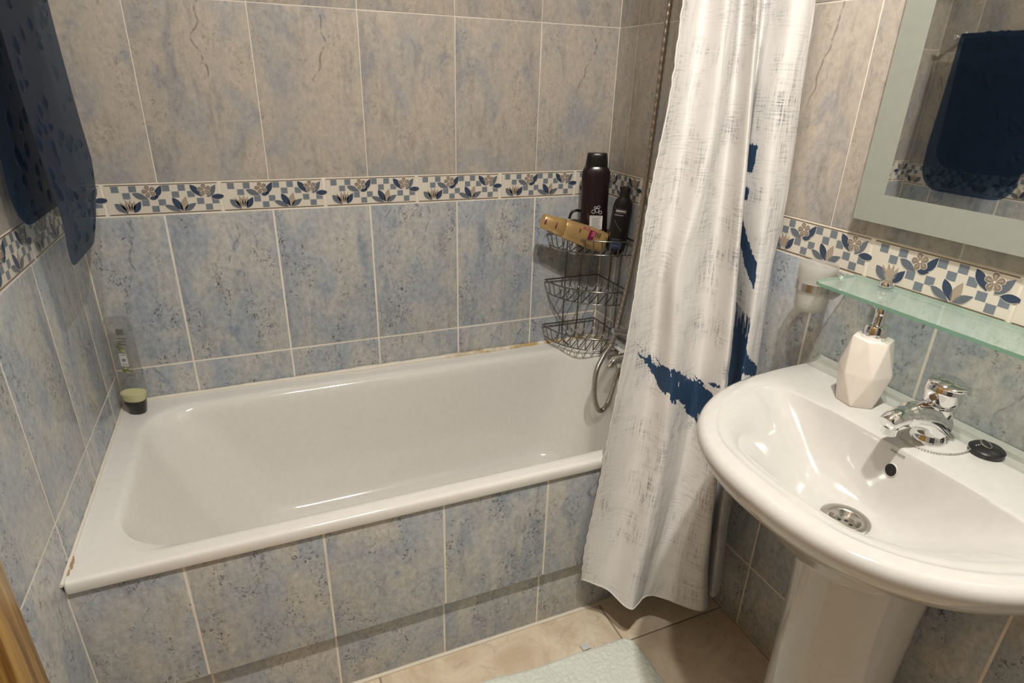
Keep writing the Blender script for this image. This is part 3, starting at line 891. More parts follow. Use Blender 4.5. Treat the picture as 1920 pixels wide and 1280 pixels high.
# ------------------------------------------------------------------ soap dispenser
sd = thing('soap_dispenser', 'faceted off-white ceramic soap dispenser with chrome pump', 'soap dispenser', (1.338, -1.055, ZB0+0.001), (0, 0, math.radians(12)))
def hexr(r, z, ph, n=6, sx=1.0):
    return [(r*sx*math.cos(ph+2*math.pi*k/n), r*math.sin(ph+2*math.pi*k/n), z) for k in range(n)]
bm = bmesh.new()
lv = [hexr(0.0340, 0.0, 0.2), hexr(0.0435, 0.060, 0.2+math.pi/6), hexr(0.0330, 0.122, 0.2)]
vv = [[bm.verts.new(p_) for p_ in l_] for l_ in lv]
for k in range(6):
    k2 = (k+1) % 6
    bm.faces.new((vv[0][k], vv[0][k2], vv[1][k])); bm.faces.new((vv[1][k], vv[0][k2], vv[1][k2]))
    bm.faces.new((vv[1][k], vv[1][k2], vv[2][k2])); bm.faces.new((vv[1][k], vv[2][k2], vv[2][k]))
bm.faces.new(vv[0][::-1]); bm.faces.new(vv[2])
bmesh.ops.bevel(bm, geom=bm.edges[:], offset=0.0022, segments=2, profile=0.6, affect='EDGES')
me = bpy.data.meshes.new('bottle_body'); bm.to_mesh(me); bm.free(); me.materials.append(MATS['ceramic_white']); finish(me, 30)
link('bottle_body', me, sd)
g = Geo(); g.lathe([(0.0185, 0.121), (0.0195, 0.123), (0.0195, 0.142), (0.0175, 0.1455), (0.0085, 0.1465)], n=28); g.build('collar', 'chrome', sd, 40)
g = Geo(); g.lathe([(0.0100, 0.1462), (0.0088, 0.149), (0.0092, 0.166), (0.0100, 0.172), (0.0085, 0.1755), (0.0005, 0.176)], n=22); g.tube([(0, 0, 0.1705), (0.012, 0.018, 0.1725), (0.020, 0.032, 0.169)], [0.0055, 0.005, 0.0036], 12); g.build('pump_head', 'chrome', sd, 45)

# ------------------------------------------------------------------ glass shelf
SZ = 0.9875
sh = thing('glass_shelf', 'greenish frosted glass shelf on chrome pegs above the tap', 'shelf', (W, BYC, SZ))
ysh = (-1.50-BYC, -0.930-BYC)
def shelf_outline(ins=0.0):
    x0, x1 = -0.122+ins, -0.004
    r = 0.022
    pts = [(x1, ysh[0]+ins), (x1, ysh[1]-ins)]
    for cx, cy, a0 in ((x0+r, ysh[1]-ins-r, 0.5*math.pi), (x0+r, ysh[0]+ins+r, math.pi)):
        pts += [(cx+r*math.cos(a0+0.5*math.pi*k/8), cy+r*math.sin(a0+0.5*math.pi*k/8)) for k in range(9)]
    return pts
o_ = shelf_outline(); n_ = len(o_)
g = Geo()
g.add([(x, y, 0.006) for x, y in o_]+[(x, y, 0.0) for x, y in o_], [tuple(range(n_))[::1], tuple(range(n_, 2*n_))[::-1]], 0)
g.add([(x, y, 0.006) for x, y in o_]+[(x, y, 0.0) for x, y in o_], [(i, i+n_, (i+1) % n_+n_, (i+1) % n_) for i in range(n_)], 1)
g.build('glass_plate', ['shelf_glass', 'shelf_edge'], sh)
for yy in (-1.005-BYC, -1.425-BYC):
    g = Geo()
    g.lathe([(0.0105, 0.0062), (0.0125, 0.0085), (0.0125, 0.013), (0.0105, 0.0165), (0.0005, 0.0175)], (-0.026, yy, 0), 26)
    g.lathe([(0.0005, -0.016), (0.0100, -0.015), (0.0120, -0.011), (0.0120, -0.003), (0.0105, -0.0005)], (-0.026, yy, 0), 26)
    g.tube([(-0.026, yy, -0.008), (-0.0005, yy, -0.008)], 0.0075, 16)
    g.build('shelf_peg', 'chrome', sh, 40)

# ------------------------------------------------------------------ tumbler and its wall holder
TX, TY = W-0.062, -0.890
th = thing('tumbler_holder', 'chrome ring holder on the wall beside the glass shelf', 'holder', (W, TY, 0.965))
g = Geo()
for k in range(2):
    zz = -0.0075+0.015*k
ring = []
for rr_, zz in ((0.0385, -0.0075), (0.0400, -0.0075), (0.0400, 0.0075), (0.0385, 0.0075)):
    rr_ *= 0.85; ring.append([(TX-W+rr_*math.cos(2*math.pi*j/48), rr_*math.sin(2*math.pi*j/48), zz) for j in range(48)])
g.rings(ring+[ring[0]], 0, False, False); g.build('ring', 'steel', th, 40)
g = Geo(); g.tube([(TX-W+0.033, 0, 0), (-0.010, 0, 0)], 0.006, 14); g.build('arm', 'steel', th, 40)
g = Geo(); g.lathe([(0.020, 0.0005), (0.020, 0.006), (0.016, 0.010), (0.0005, 0.011)], n=28); g.build('rosette', 'steel', th, 40, mtx=frame((0, 0, 0), (0, 1, 0), (0, 0, -1), (-1, 0, 0)))
tu = Geo()
tu.lathe([(0.0005, 0.0), (0.029, 0.0), (0.0325, 0.004), (0.0338, 0.012), (0.0372, 0.050), (0.0408, 0.090), (0.0412, 0.103), (0.0400, 0.1045), (0.0388, 0.103), (0.0350, 0.050), (0.0315, 0.014), (0.0295, 0.007), (0.0005, 0.006)], n=48, cap0=False, cap1=False)
tu.v = [(x*0.85, y*0.85, z*0.88) for x, y, z in tu.v]
tum = tu.build('tumbler', 'frosted_tumbler', None, 45, loc=(TX, TY, 0.916))
tag(tum, 'frosted tumbler held in a chrome ring by the shelf', 'tumbler')

# ------------------------------------------------------------------ mirror
MX0 = W-0.0205
mi_ = thing('mirror', 'rectangular wall mirror with a frosted sage border', 'mirror', (W, -0.903, 1.096))
mw, mh, bw = 0.60, 0.82, 0.050
g = Geo(); g.box((-0.0105, -mw/2, mh/2), (0.012, mw-0.02, mh-0.02)); g.build('backing', 'white_paint', mi_)
g = Geo()
def quad(y0, y1, z0, z1, x): return [(x, y0, z0), (x, y0, z1), (x, y1, z1), (x, y1, z0)]
yo = [0, -bw, -mw+bw, -mw]; zo = [0, bw, mh-bw, mh]
xq = -0.0205
for (i0_, i1_, k0, k1) in ((0, 3, 0, 1), (0, 3, 2, 3), (0, 1, 1, 2), (2, 3, 1, 2)):
    g.add(quad(yo[i0_], yo[i1_], zo[k0], zo[k1], xq), [(0, 1, 2, 3)])
# ground edge
for a, b in (((0, 0), (0, mh)), ((0, mh), (-mw, mh)), ((-mw, mh), (-mw, 0)), ((-mw, 0), (0, 0))):
    g.add([(xq, a[0], a[1]), (xq, b[0], b[1]), (-0.0155, b[0], b[1]), (-0.0155, a[0], a[1])], [(0, 1, 2, 3)])
g.add(quad(0, -mw, 0, mh, -0.0155), [(0, 3, 2, 1)])
g.build('frosted_border', 'frosted_sage', mi_)
g = Geo(); g.add(quad(-bw, -mw+bw, bw, mh-bw, xq), [(0, 1, 2, 3)]); g.build('silvered_glass', 'mirror_silver', mi_)

# ------------------------------------------------------------------ shower curtain and rod
CUR_X = [[1.1305, 1.1284, 1.1262, 1.1181, 1.0999, 1.0895, 1.0797, 1.0687, 1.0577, 1.0452, 1.0338, 1.0352], [1.1946, 1.1989, 1.2028, 1.193, 1.184, 1.172, 1.1726, 1.1645, 1.1501, 1.1325, 1.1119, 1.089], [1.1819, 1.1946, 1.2067, 1.2078, 1.1947, 1.1742, 1.1835, 1.1845, 1.1811, 1.1589, 1.1369, 1.12], [1.2183, 1.2446, 1.2697, 1.2765, 1.2778, 1.2785, 1.2783, 1.2707, 1.2595, 1.2379, 1.2148, 1.1936], [1.206, 1.2338, 1.2606, 1.2674, 1.2725, 1.2803, 1.2845, 1.2809, 1.2831, 1.2802, 1.2785, 1.287], [1.2753, 1.3138, 1.3504, 1.3588, 1.367, 1.3748, 1.3851, 1.3732, 1.3672, 1.3627, 1.3578, 1.355], [1.3247, 1.3426, 1.3589, 1.351, 1.3559, 1.3704, 1.3858, 1.3795, 1.3664, 1.3556, 1.35, 1.3468], [1.3264, 1.3422, 1.3569, 1.3509, 1.3543, 1.3562, 1.358, 1.3508, 1.3431, 1.3372, 1.3362, 1.3383], [1.3678, 1.3885, 1.4076, 1.4113, 1.4186, 1.4077, 1.41, 1.4075, 1.3997, 1.3923, 1.3913, 1.3903]]
CUR_Y = [[-0.685, -0.69, -0.695, -0.698, -0.7, -0.703, -0.705, -0.702, -0.698, -0.695, -0.693, -0.69], [-0.665, -0.66, -0.655, -0.66, -0.666, -0.67, -0.675, -0.686, -0.697, -0.707, -0.716, -0.725], [-0.7, -0.708, -0.715, -0.72, -0.726, -0.73, -0.735, -0.747, -0.759, -0.771, -0.78, -0.79], [-0.67, -0.675, -0.68, -0.688, -0.696, -0.703, -0.71, -0.724, -0.739, -0.752, -0.763, -0.775], [-0.705, -0.72, -0.735, -0.749, -0.765, -0.777, -0.79, -0.805, -0.82, -0.835, -0.847, -0.859], [-0.65, -0.647, -0.645, -0.654, -0.664, -0.672, -0.68, -0.702, -0.724, -0.745, -0.762, -0.78], [-0.67, -0.667, -0.665, -0.674, -0.684, -0.692, -0.7, -0.722, -0.744, -0.765, -0.782, -0.8], [-0.685, -0.703, -0.72, -0.732, -0.744, -0.755, -0.765, -0.78, -0.796, -0.81, -0.823, -0.835], [-0.7, -0.71, -0.72, -0.728, -0.737, -0.745, -0.752, -0.763, -0.773, -0.783, -0.791, -0.8]]

CZ = [2.0, 1.72, 1.45, 1.28, 1.1, 0.95, 0.8, 0.65, 0.5, 0.36, 0.24, 0.12]
A = np.zeros((9, 12, 3))
A[:, :, 0] = CUR_X; A[:, :, 1] = CUR_Y; A[:, :, 2] = CZ
A[0, 11, 2] = 0.152; A[1, 11, 2] = 0.133
A[:, 0, 0] = A[:, 1, 0]
# a last column that wraps back behind the right-hand edge
ex = A[8].copy(); ex[:, 0] = np.minimum(ex[:, 0]-0.03, W-0.02); ex[:, 1] += 0.022
A = np.concatenate([A, ex[None]], 0)
def catmull(A, t):
    n = A.shape[0]
    t = np.clip(t, 0, n-1-1e-9); i = np.floor(t).astype(int); f = (t-i).reshape((-1,)+(1,)*(A.ndim-1))
    gk = lambda k: A[np.clip(k, 0, n-1)]
    p0, p1, p2, p3 = gk(i-1), gk(i), gk(i+1), gk(i+2)
    return 0.5*((2*p1)+(-p0+p2)*f+(2*p0-5*p1+4*p2-p3)*f*f+(-p0+3*p1-3*p2+p3)*f**3)
NS, NT = 280, 560
S = np.linspace(0, 9, NS); T = np.linspace(0, 11, NT)
G_ = catmull(np.swapaxes(catmull(A, S), 0, 1), T)     # NT x NS x 3
# small crinkles in the cloth and a wavy stitched edge
for a_ in range(NT):
    for b_ in range(0, NS):
        x, y, z = G_[a_, b_]
        G_[a_, b_, 1] += 0.0030*noise.noise(Vector((S[b_]*2.1, z*5.0, 0.0)))+0.0012*noise.noise(Vector((S[b_]*7.0, z*17.0, 3.0)))
        if b_ < 4:
            G_[a_, b_, 0] += (4-b_)*0.0006*noise.noise(Vector((z*60.0, 1.0, 5.0)))
seg = np.linalg.norm(np.diff(G_[300], axis=0), axis=1)
ul = np.concatenate([[0], np.cumsum(seg)])
INK = [
 [(0.48, 0.792), (0.55, 0.789), (0.7, 0.774), (0.83, 0.77), (0.83, 0.776), (0.95, 0.776), (1.05, 0.755), (1.3, 0.751), (1.43, 0.759), (1.7, 0.766), (1.9, 0.763), (1.98, 0.766), (2.25, 0.755), (2.43, 0.74), (2.8, 0.714), (3.33, 0.706), (3.75, 0.700), (3.95, 0.69), (3.95, 0.60), (3.28, 0.62), (3.18, 0.616), (2.85, 0.627), (2.58, 0.654), (2.7, 0.654), (2.25, 0.688), (2.3, 0.673), (2.0, 0.691), (1.95, 0.71), (1.73, 0.702), (1.48, 0.706), (1.33, 0.717), (1.25, 0.725), (1.07, 0.733), (0.95, 0.744), (0.73, 0.766)],
 [(0.4, 0.819), (0.5, 0.811), (0.66, 0.799), (0.6, 0.80)],
 [(1.15, 0.772), (1.43, 0.763), (1.5, 0.757), (1.35, 0.761)],
 [(2.75, 0.723), (3.35, 0.712), (3.23, 0.706)],
 [(3.35, 0.723), (3.8, 0.735), (3.75, 0.727), (3.53, 0.719)],
 [(5.6, 0.868), (6.98, 0.862), (7.0, 0.79), (6.98, 0.72), (6.8, 0.60), (5.6, 0.60)],
 [(6.98, 0.789), (7.85, 0.736), (7.9, 0.715), (7.0, 0.735)],
 [(5.6, 1.075), (5.95, 1.060), (6.43, 1.019), (6.95, 0.983), (6.95, 0.924), (6.58, 0.946), (5.95, 0.995), (5.6, 1.01)],
 [(5.0, 1.221), (6.38, 1.218), (6.25, 1.161), (5.0, 1.161)],
 [(5.0, 1.134), (6.2, 1.130), (6.1, 1.104), (5.0, 1.104)]]
def inside_poly(px, py, poly):
    r = np.zeros(px.shape, bool); n = len(poly); j = n-1
    for i in range(n):
        xi, yi = poly[i]; xj, yj = poly[j]
        if yi != yj:
            c_ = ((yi > py) != (yj > py)) & (px < (xj-xi)*(py-yi)/(yj-yi)+xi)
            r ^= c_
        j = i
    return r
SS = np.repeat(S[None], NT, 0); ZZ = G_[:, :, 2].copy()
jit = np.zeros((NT, NS)); jit2 = np.zeros((NT, NS)); scr = np.zeros((NT, NS))
for a_ in range(NT):
    z = ZZ[a_, 0]
    if 0.55 < z < 1.3:
        for b_ in range(NS):
            jit[a_, b_] = noise.noise(Vector((S[b_]*9, ZZ[a_, b_]*55, 0)))
            jit2[a_, b_] = noise.noise(Vector((S[b_]*16, ZZ[a_, b_]*26, 9)))
            scr[a_, b_] = noise.noise(Vector((S[b_]*22, ZZ[a_, b_]*22, 4)))
ink = np.zeros((NT, NS))
for k, poly in enumerate(INK):
    poly = [(a_, b_-(0.019 if k < 5 else 0.012)) for a_, b_ in poly]
    ink = np.maximum(ink, inside_poly(SS+0.05*jit, ZZ+0.006*jit2, poly))
# dry-brush scratches at the top of the vertical stroke
band = (SS > 5.5) & (SS < 7.02) & (ZZ > 0.80) & (ZZ < 0.90)
ink = np.where(band & (scr > 0.40-(ZZ-0.80)*5.5), 0.0, ink)
ink = np.where((SS < 4) & (scr > 0.52) & (jit > 0.05), 0.0, ink)
vs = G_.reshape(-1, 3).tolist()
fs = [(a_*NS+b_, a_*NS+b_+1, (a_+1)*NS+b_+1, (a_+1)*NS+b_) for a_ in range(NT-1) for b_ in range(NS-1)]
cur = thing('shower_curtain', 'white and grey linen-look shower curtain with navy brush strokes, drawn aside', 'shower curtain', (1.24, -0.745, 0.10))
vs = [(x-1.24, y+0.745, z-0.10) for x, y, z in vs]
me = mesh_from('curtain_cloth', vs, fs, 'curtain_cloth', smooth=180)
uvl = me.uv_layers.new(name='UVMap')
vi = np.zeros(len(me.loops), np.int32); me.loops.foreach_get('vertex_index', vi)
UU = np.repeat(ul[None], NT, 0).reshape(-1); VV = ZZ.reshape(-1)
uvl.data.foreach_set('uv', np.stack([UU[vi], VV[vi]], 1).reshape(-1).astype(np.float32))
at = me.attributes.new('ink', 'FLOAT', 'POINT')
at.data.foreach_set('value', ink.reshape(-1).astype(np.float32))
link('cloth', me, cur)
# stitched selvedge along the free edge and the hem
edge = [(G_[a_, 0, 0]-1.24, G_[a_, 0, 1]+0.745-0.0006, G_[a_, 0, 2]-0.10) for a_ in range(0, NT, 2)]
g = Geo(); g.tube(edge, [0.0018+0.0007*noise.noise(Vector((i*0.9, 0, 0))) for i in range(len(edge))], 6); g.build('selvedge', 'curtain_cloth', cur, 60)
hem = [(G_[NT-1, b_, 0]-1.24, G_[NT-1, b_, 1]+0.745-0.0004, G_[NT-1, b_, 2]-0.10+0.0008) for b_ in range(NS)]
g = Geo(); g.tube(hem, 0.0016, 6); g.build('hem', 'curtain_cloth', cur, 60)
rod = thing('curtain_rod', 'chrome shower curtain rod spanning above the bath front', 'curtain rod', (0, -0.680, 2.03))
g = Geo(); g.tube([(0.004, 0, 0), (W-0.004, 0, 0)], 0.0125, 20); g.build('rod_tube', 'chrome', rod, 60)
for xx, s_ in ((0.001, 1), (W-0.001, -1)):
    g = Geo(); g.lathe([(0.030, 0.0), (0.030, 0.006), (0.018, 0.012), (0.0125, 0.02)], n=28); g.build('rod_flange', 'chrome', rod, 40, mtx=frame((xx, 0, 0), (0, 1, 0), (0, 0, s_), (s_, 0, 0)))
for k in range(8):
    xx = 1.095+0.036*k
    ring_ = [(xx-1.24+0.003*math.sin(a), 0.065+0.020*math.cos(a), 1.922+0.020*math.sin(a)) for a in [2*math.pi*j/28 for j in range(28)]]
    g = Geo(); g.tube(ring_, 0.0016, 6, closed=True); g.build('curtain_ring', 'steel', cur, 60)

# ------------------------------------------------------------------ corner caddy
cd = thing('corner_caddy', 'three-tier chrome wire corner caddy over the bath', 'caddy', (0, 0, 0))
cx, cy = W-0.012, -0.012
wr = 0.0019
def arc(r, z, n=26, a0=math.pi, a1=1.5*math.pi):
    return [(cx+r*math.cos(a0+(a1-a0)*i/n), cy+r*math.sin(a0+(a1-a0)*i/n), z) for i in range(n+1)]
for zt_ in (0.885, 0.727, 0.571):
    zf = zt_-0.045
    rO, rI = 0.195, 0.182
    g = Geo()
    g.tube([(cx-rO, cy, zt_), (cx, cy, zt_), (cx, cy-rO, zt_)], 0.0026, 8)
    tier = g.build('tier_rim', 'wire_chrome', cd, 60)
    g = Geo(); g.tube(arc(rO, zt_), 0.0024, 8); g.build('front_rail', 'wire_chrome', tier, 60)
    g = Geo(); g.tube([(cx-rI, cy-0.002, zf)]+arc(rI, zf)+[(cx-0.002, cy-rI, zf)], 0.0020, 8); g.build('lower_rail', 'wire_chrome', tier, 60)
    # wires: down from the front rail, diagonally back along the floor and up to the wall rail
    for k in range(11):
        t = (k+0.5)/11
        a = math.pi+0.5*math.pi*(0.03+0.94*t)
        fx_, fy_ = cx+rI*math.cos(a), cy+rI*math.sin(a)
        top = (cx+rO*math.cos(a), cy+rO*math.sin(a), zt_)
        # diagonal run (1,1) until a wall rail is met
        run = min(cx-fx_, cy-fy_)
        bx, by = fx_+run, fy_+run
        g = Geo()
        P = [top, (fx_*0.6+top[0]*0.4, fy_*0.6+top[1]*0.4, zf+0.012), (fx_, fy_, zf)]
        if run > 0.03:
            q1 = 0.014
            P += [(bx-q1, by-q1, zf), (bx-q1*0.3, by-q1*0.3, zf+0.004), (bx, by, zf+0.014), (bx, by, zt_)]
        g.tube(P, 0.0018, 6)
        g.build('basket_wire', 'wire_chrome', tier, 60)
for ux in (1.302, 1.357):
    g = Geo()
    P = [(ux, -0.0045, 0.903), (ux, -0.0045, 0.54), (ux, -0.008, 0.520), (ux, -0.022, 0.5068), (ux, -0.060, 0.5038)]
    if ux > 1.31:
        P = P[:2]
    g.tube(P, 0.0023, 8); g.build('upright', 'wire_chrome', cd, 60)
for uy in (-0.072, -0.128):
    g = Geo()
    P = [(W-0.0045, uy, 0.903), (W-0.0045, uy, 0.54), (W-0.008, uy, 0.520), (W-0.022, uy, 0.5068), (W-0.060, uy-0.02, 0.5038)]
    if uy > -0.1:
        P = P[:2]
    g.tube(P, 0.0023, 8); g.build('upright', 'wire_chrome', cd, 60)
for p_, ax in (((1.357, -0.0005, 0.835), 'y'), ((W-0.0005, -0.10, 0.822), 'x')):
    g = Geo(); g.lathe([(0.014, 0.0), (0.0135, 0.003), (0.007, 0.006), (0.006, 0.011), (0.0005, 0.012)], n=22)
    g.build('suction_cup', 'black_rubber', cd, 45, mtx=frame(p_, (1, 0, 0), (0, 0, 1), (0, -1, 0)) if ax == 'y' else frame(p_, (0, -1, 0), (0, 0, 1), (-1, 0, 0)))

# ------------------------------------------------------------------ bottles
def flatbottle(parent, name, prof, mname, power=2.6, n=40, smooth=45):
    """prof: (half width, half depth, z)"""
    rs = []
    for a_, b_, z in prof:
        ring = []
        for j in range(n):
            an = 2*math.pi*j/n
            c_, s_ = math.cos(an), math.sin(an)
            k = (abs(c_)**power+abs(s_)**power)**(-1.0/power)
            ring.append((a_*c_*k, b_*s_*k, z))
        rs.append(ring)
    g = Geo(); g.rings(rs)
    return g.build(name, mname, parent, smooth)
FLOOR_T = 0.8415
VIEW = -0.47     # turn so that the fronts look out of the corner
bt = thing('shower_gel_bottle', 'tall dark wine-red shower gel bottle standing in the caddy', 'bottle', (1.356, -0.066, FLOOR_T+0.001), (0, math.radians(-1.0), VIEW))
flatbottle(bt, 'bottle_body', [(0.034, 0.020, 0.0), (0.0405, 0.0245, 0.004), (0.0430, 0.026, 0.015), (0.0440, 0.0265, 0.05), (0.0415, 0.026, 0.12), (0.0415, 0.026, 0.18), (0.0435, 0.0255, 0.215), (0.0420, 0.024, 0.228), (0.036, 0.021, 0.238), (0.031, 0.018, 0.244), (0.0, 0.0, 0.2445)], 'wine_plastic')
flatbottle(bt, 'cap', [(0.0325, 0.020, 0.243), (0.0335, 0.021, 0.246), (0.0305, 0.019, 0.270), (0.0295, 0.0185, 0.279), (0.027, 0.0165, 0.2815), (0.0, 0.0, 0.2816)], 'black_plastic')
g = Geo()
def lab(x0, x1, z0, z1, mi, y, d=0.0004):
    g.box(((x0+x1)/2, y, (z0+z1)/2), (x1-x0, d, z1-z0), mi)
yF = -0.0268
lab(-0.013, 0.026, 0.058, 0.100, 0, yF)
for k in range(7):
    lab(-0.007+0.0016*(k % 2), 0.020-0.002*(k % 3), 0.066+0.0042*k, 0.0675+0.0042*k, 1, yF-0.0005)
lab(-0.010, 0.023, 0.0625, 0.0635, 1, yF-0.0005); lab(-0.010, 0.023, 0.0965, 0.0975, 1, yF-0.0005)
lb = g.build('label', ['print_white', 'print_dim'], bt)
g = Geo()
for k, (x_, z_, r_) in enumerate(((-0.003, 0.112, 0.0055), (0.008, 0.116, 0.006), (0.018, 0.110, 0.0045), (0.012, 0.126, 0.004), (0.002, 0.124, 0.0035))):
    g.tube([(x_+r_*math.cos(a), yF-0.0004, z_+r_*math.sin(a)) for a in [2*math.pi*j/14 for j in range(14)]], 0.0009, 5, closed=True)
g.build('blossom_print', 'print_grey', bt, 60)

bk = thing('shampoo_bottle', 'black shampoo bottle with a narrow cap leaning at the right of the caddy', 'bottle', (1.393, -0.143, FLOOR_T+0.002), (math.radians(2.5), math.radians(5.0), VIEW-0.1))
flatbottle(bk, 'bottle_body', [(0.024, 0.015, 0.0), (0.028, 0.0185, 0.004), (0.0295, 0.0195, 0.02), (0.0285, 0.019, 0.08), (0.0285, 0.019, 0.135), (0.026, 0.0175, 0.150), (0.019, 0.014, 0.161), (0.0135, 0.0125, 0.165), (0.0, 0.0, 0.1652)], 'black_plastic')
flatbottle(bk, 'cap', [(0.0135, 0.013, 0.164), (0.0150, 0.0140, 0.166), (0.0142, 0.0135, 0.190), (0.0125, 0.0120, 0.1945), (0.0, 0.0, 0.195)], 'black_rubber', 2.0)
g = Geo(); y2 = -0.0198
lab(-0.018, 0.011, 0.1235, 0.1290, 0, y2); lab(-0.019, 0.011, 0.1195, 0.1205, 1, y2); lab(-0.020, 0.006, 0.1130, 0.1148, 0, y2)
lab(-0.020, 0.0125, 0.1315, 0.1320, 1, y2); lab(0.0125, 0.0130, 0.110, 0.132, 1, y2)
g.tube([(-0.017, y2, 0.098), (-0.010, y2, 0.086), (0.002, y2, 0.073), (0.008, y2, 0.068)], 0.0006, 5, mi=1)
g.build('label_print', ['print_grey', 'print_dim'], bk)
g = Geo()
lab(-0.017, 0.017, 0.012, 0.036, 0, y2); lab(-0.017, 0.012, 0.040, 0.0412, 1, y2-0.0004); lab(-0.017, 0.008, 0.030, 0.0312, 1, y2-0.0004); lab(-0.017, 0.012, 0.020, 0.0212, 1, y2-0.0004)
g.build('blue_panel', ['print_blue', 'print_dim'], bk)

# golden bottle lying across the top basket
gA, gB = Vector((1.155, -0.116, 0.944)), Vector((1.362, -0.128, 0.866))      # cap end, base end
axis = (gA-gB).normalized()
gy = Vector((0.30, 0.93, -0.15)); gy = (gy-axis*gy.dot(axis)).normalized()      # thin direction, away from the viewer
gx = gy.cross(axis)
gb = thing('conditioner_bottle', 'golden conditioner bottle lying on its side across the caddy', 'bottle')
gb.matrix_world = frame(gB, gx, gy, axis)
LN = (gA-gB).length
flatbottle(gb, 'bottle_body', [(0.024, 0.013, 0.0), (0.0305, 0.0165, 0.003), (0.0325, 0.0185, 0.02), (0.0325, 0.0195, 0.07), (0.0300, 0.0195, 0.12), (0.0275, 0.0190, 0.150), (0.0270, 0.0187, 0.1505), (0.0, 0.0, 0.1506)], 'gold_plastic', 2.3)
co_ = flatbottle(gb, 'cap', [(0.0268, 0.0185, 0.1512), (0.0272, 0.0188, 0.152), (0.0250, 0.0182, 0.176), (0.0232, 0.0176, 0.1795), (0.0228, 0.0174, 0.1815), (0.0220, 0.0172, LN-0.003), (0.0195, 0.015, LN), (0.0, 0.0, LN)], 'gold_plastic', 2.2)
for z_, hw in ((0.1805, 0.0150), (LN-0.0045, 0.0135)):
    pts_ = [(hw*math.sin(t), -0.0178*math.cos(t)-0.0006, z_+0.0022*math.cos(2*t)) for t in [-1.0+2.0*k/14 for k in range(15)]]
    Geo().tube(pts_, [0.0006+0.0020*math.sin(math.pi*k/14) for k in range(15)], 6).build('cap_crescent', 'print_wine', co_, 60)
g = Geo(); yg = -0.0196
g.box((0.008, yg, 0.062), (0.030, 0.0004, 0.020), 0); g.box((0.013, yg-0.0004, 0.057), (0.016, 0.0004, 0.012), 1)
for k in range(9):
    g.box((0.020-0.0055*(k % 3), yg+0.0003, 0.034+0.0075*(k//3)), (0.0042, 0.0006, 0.0045), 2)
g.box((0.010, yg+0.0002, 0.1035), (0.013, 0.0006, 0.0042), 2); g.box((0.022, yg+0.0016, 0.090), (0.006, 0.0006, 0.012), 3); g.box((0.021, yg+0.0016, 0.078), (0.010, 0.0006, 0.006), 3)
g.build('label_print', ['print_wine', 'print_rose', 'print_brown', 'print_rose'], gb)
# small black hanging loop between the bottles
hk = Geo()
hk.tube(spline([(1.286, -0.035, 0.925), (1.292, -0.037, 0.944), (1.306, -0.040, 0.951), (1.322, -0.040, 0.946), (1.330, -0.038, 0.930), (1.332, -0.036, 0.842)], 6), 0.0042, 10)
hk.sphere((1.2855, -0.035, 0.922), 0.0050, 12, 1)
hko = hk.build('hook_handle', ['black_plastic', 'print_white'], None, 60)
tag(hko, 'black curved handle with a pale tip behind the golden bottle', 'handle')

# clear bottle standing on its cap in the far corner of the bath rim
cb = thing('clear_bottle', 'nearly empty clear bottle standing on its black cap at the bath corner', 'bottle', (0.0430, -0.070, ZR+0.0015), (0, 0, -0.42))
flatbottle(cb, 'cap', [(0.018, 0.012, 0.0), (0.0205, 0.0145, 0.002), (0.0265, 0.0185, 0.034), (0.0275, 0.019, 0.036), (0.0, 0.0, 0.0362)], 'black_plastic', 2.4)
flatbottle(cb, 'bottle_body', [(0.0275, 0.019, 0.0365), (0.0310, 0.0205, 0.045), (0.0320, 0.021, 0.07), (0.0315, 0.0205, 0.16), (0.0305, 0.020, 0.235), (0.0285, 0.018, 0.253), (0.024, 0.015, 0.259), (0.0, 0.0, 0.2595)], 'clear_plastic', 2.4)
flatbottle(cb, 'liquid', [(0.0265, 0.0182, 0.0372), (0.0298, 0.0195, 0.045), (0.0308, 0.0200, 0.058), (0.0, 0.0, 0.0582)], 'lime_liquid', 2.4)
g = Geo(); y3 = -0.0216
g.box((0.012, y3, 0.158), (0.019, 0.0005, 0.034), 0); g.box((0.0125, y3-0.0004, 0.158), (0.009, 0.0004, 0.007), 1); g.box((0.012, y3-0.0004, 0.172), (0.015, 0.0004, 0.0016), 1); g.box((0.012, y3-0.0004, 0.146), (0.015, 0.0004, 0.0014), 1)
random.seed(3)
for k in range(12):
    zz = (0.180+0.022*random.random()) if k < 6 else (0.112+0.026*random.random())
    g.sphere((0.004+0.015*random.random(), y3+0.001, zz), (0.0042, 0.0008, 0.0036), 10, 2 if k % 3 else 3)
g.build('label', ['print_white', 'print_dim', 'print_olive', 'print_leaf'], cb)
g = Geo()
for k, (z_, w_) in enumerate(((0.214, 0.020), (0.196, 0.026), (0.188, 0.026), (0.180, 0.022))):
    g.box((-0.012, 0.0205, z_), (w_, 0.0005, 0.0035 if k else 0.016), 0)
g.build('back_label', 'print_dim', cb)

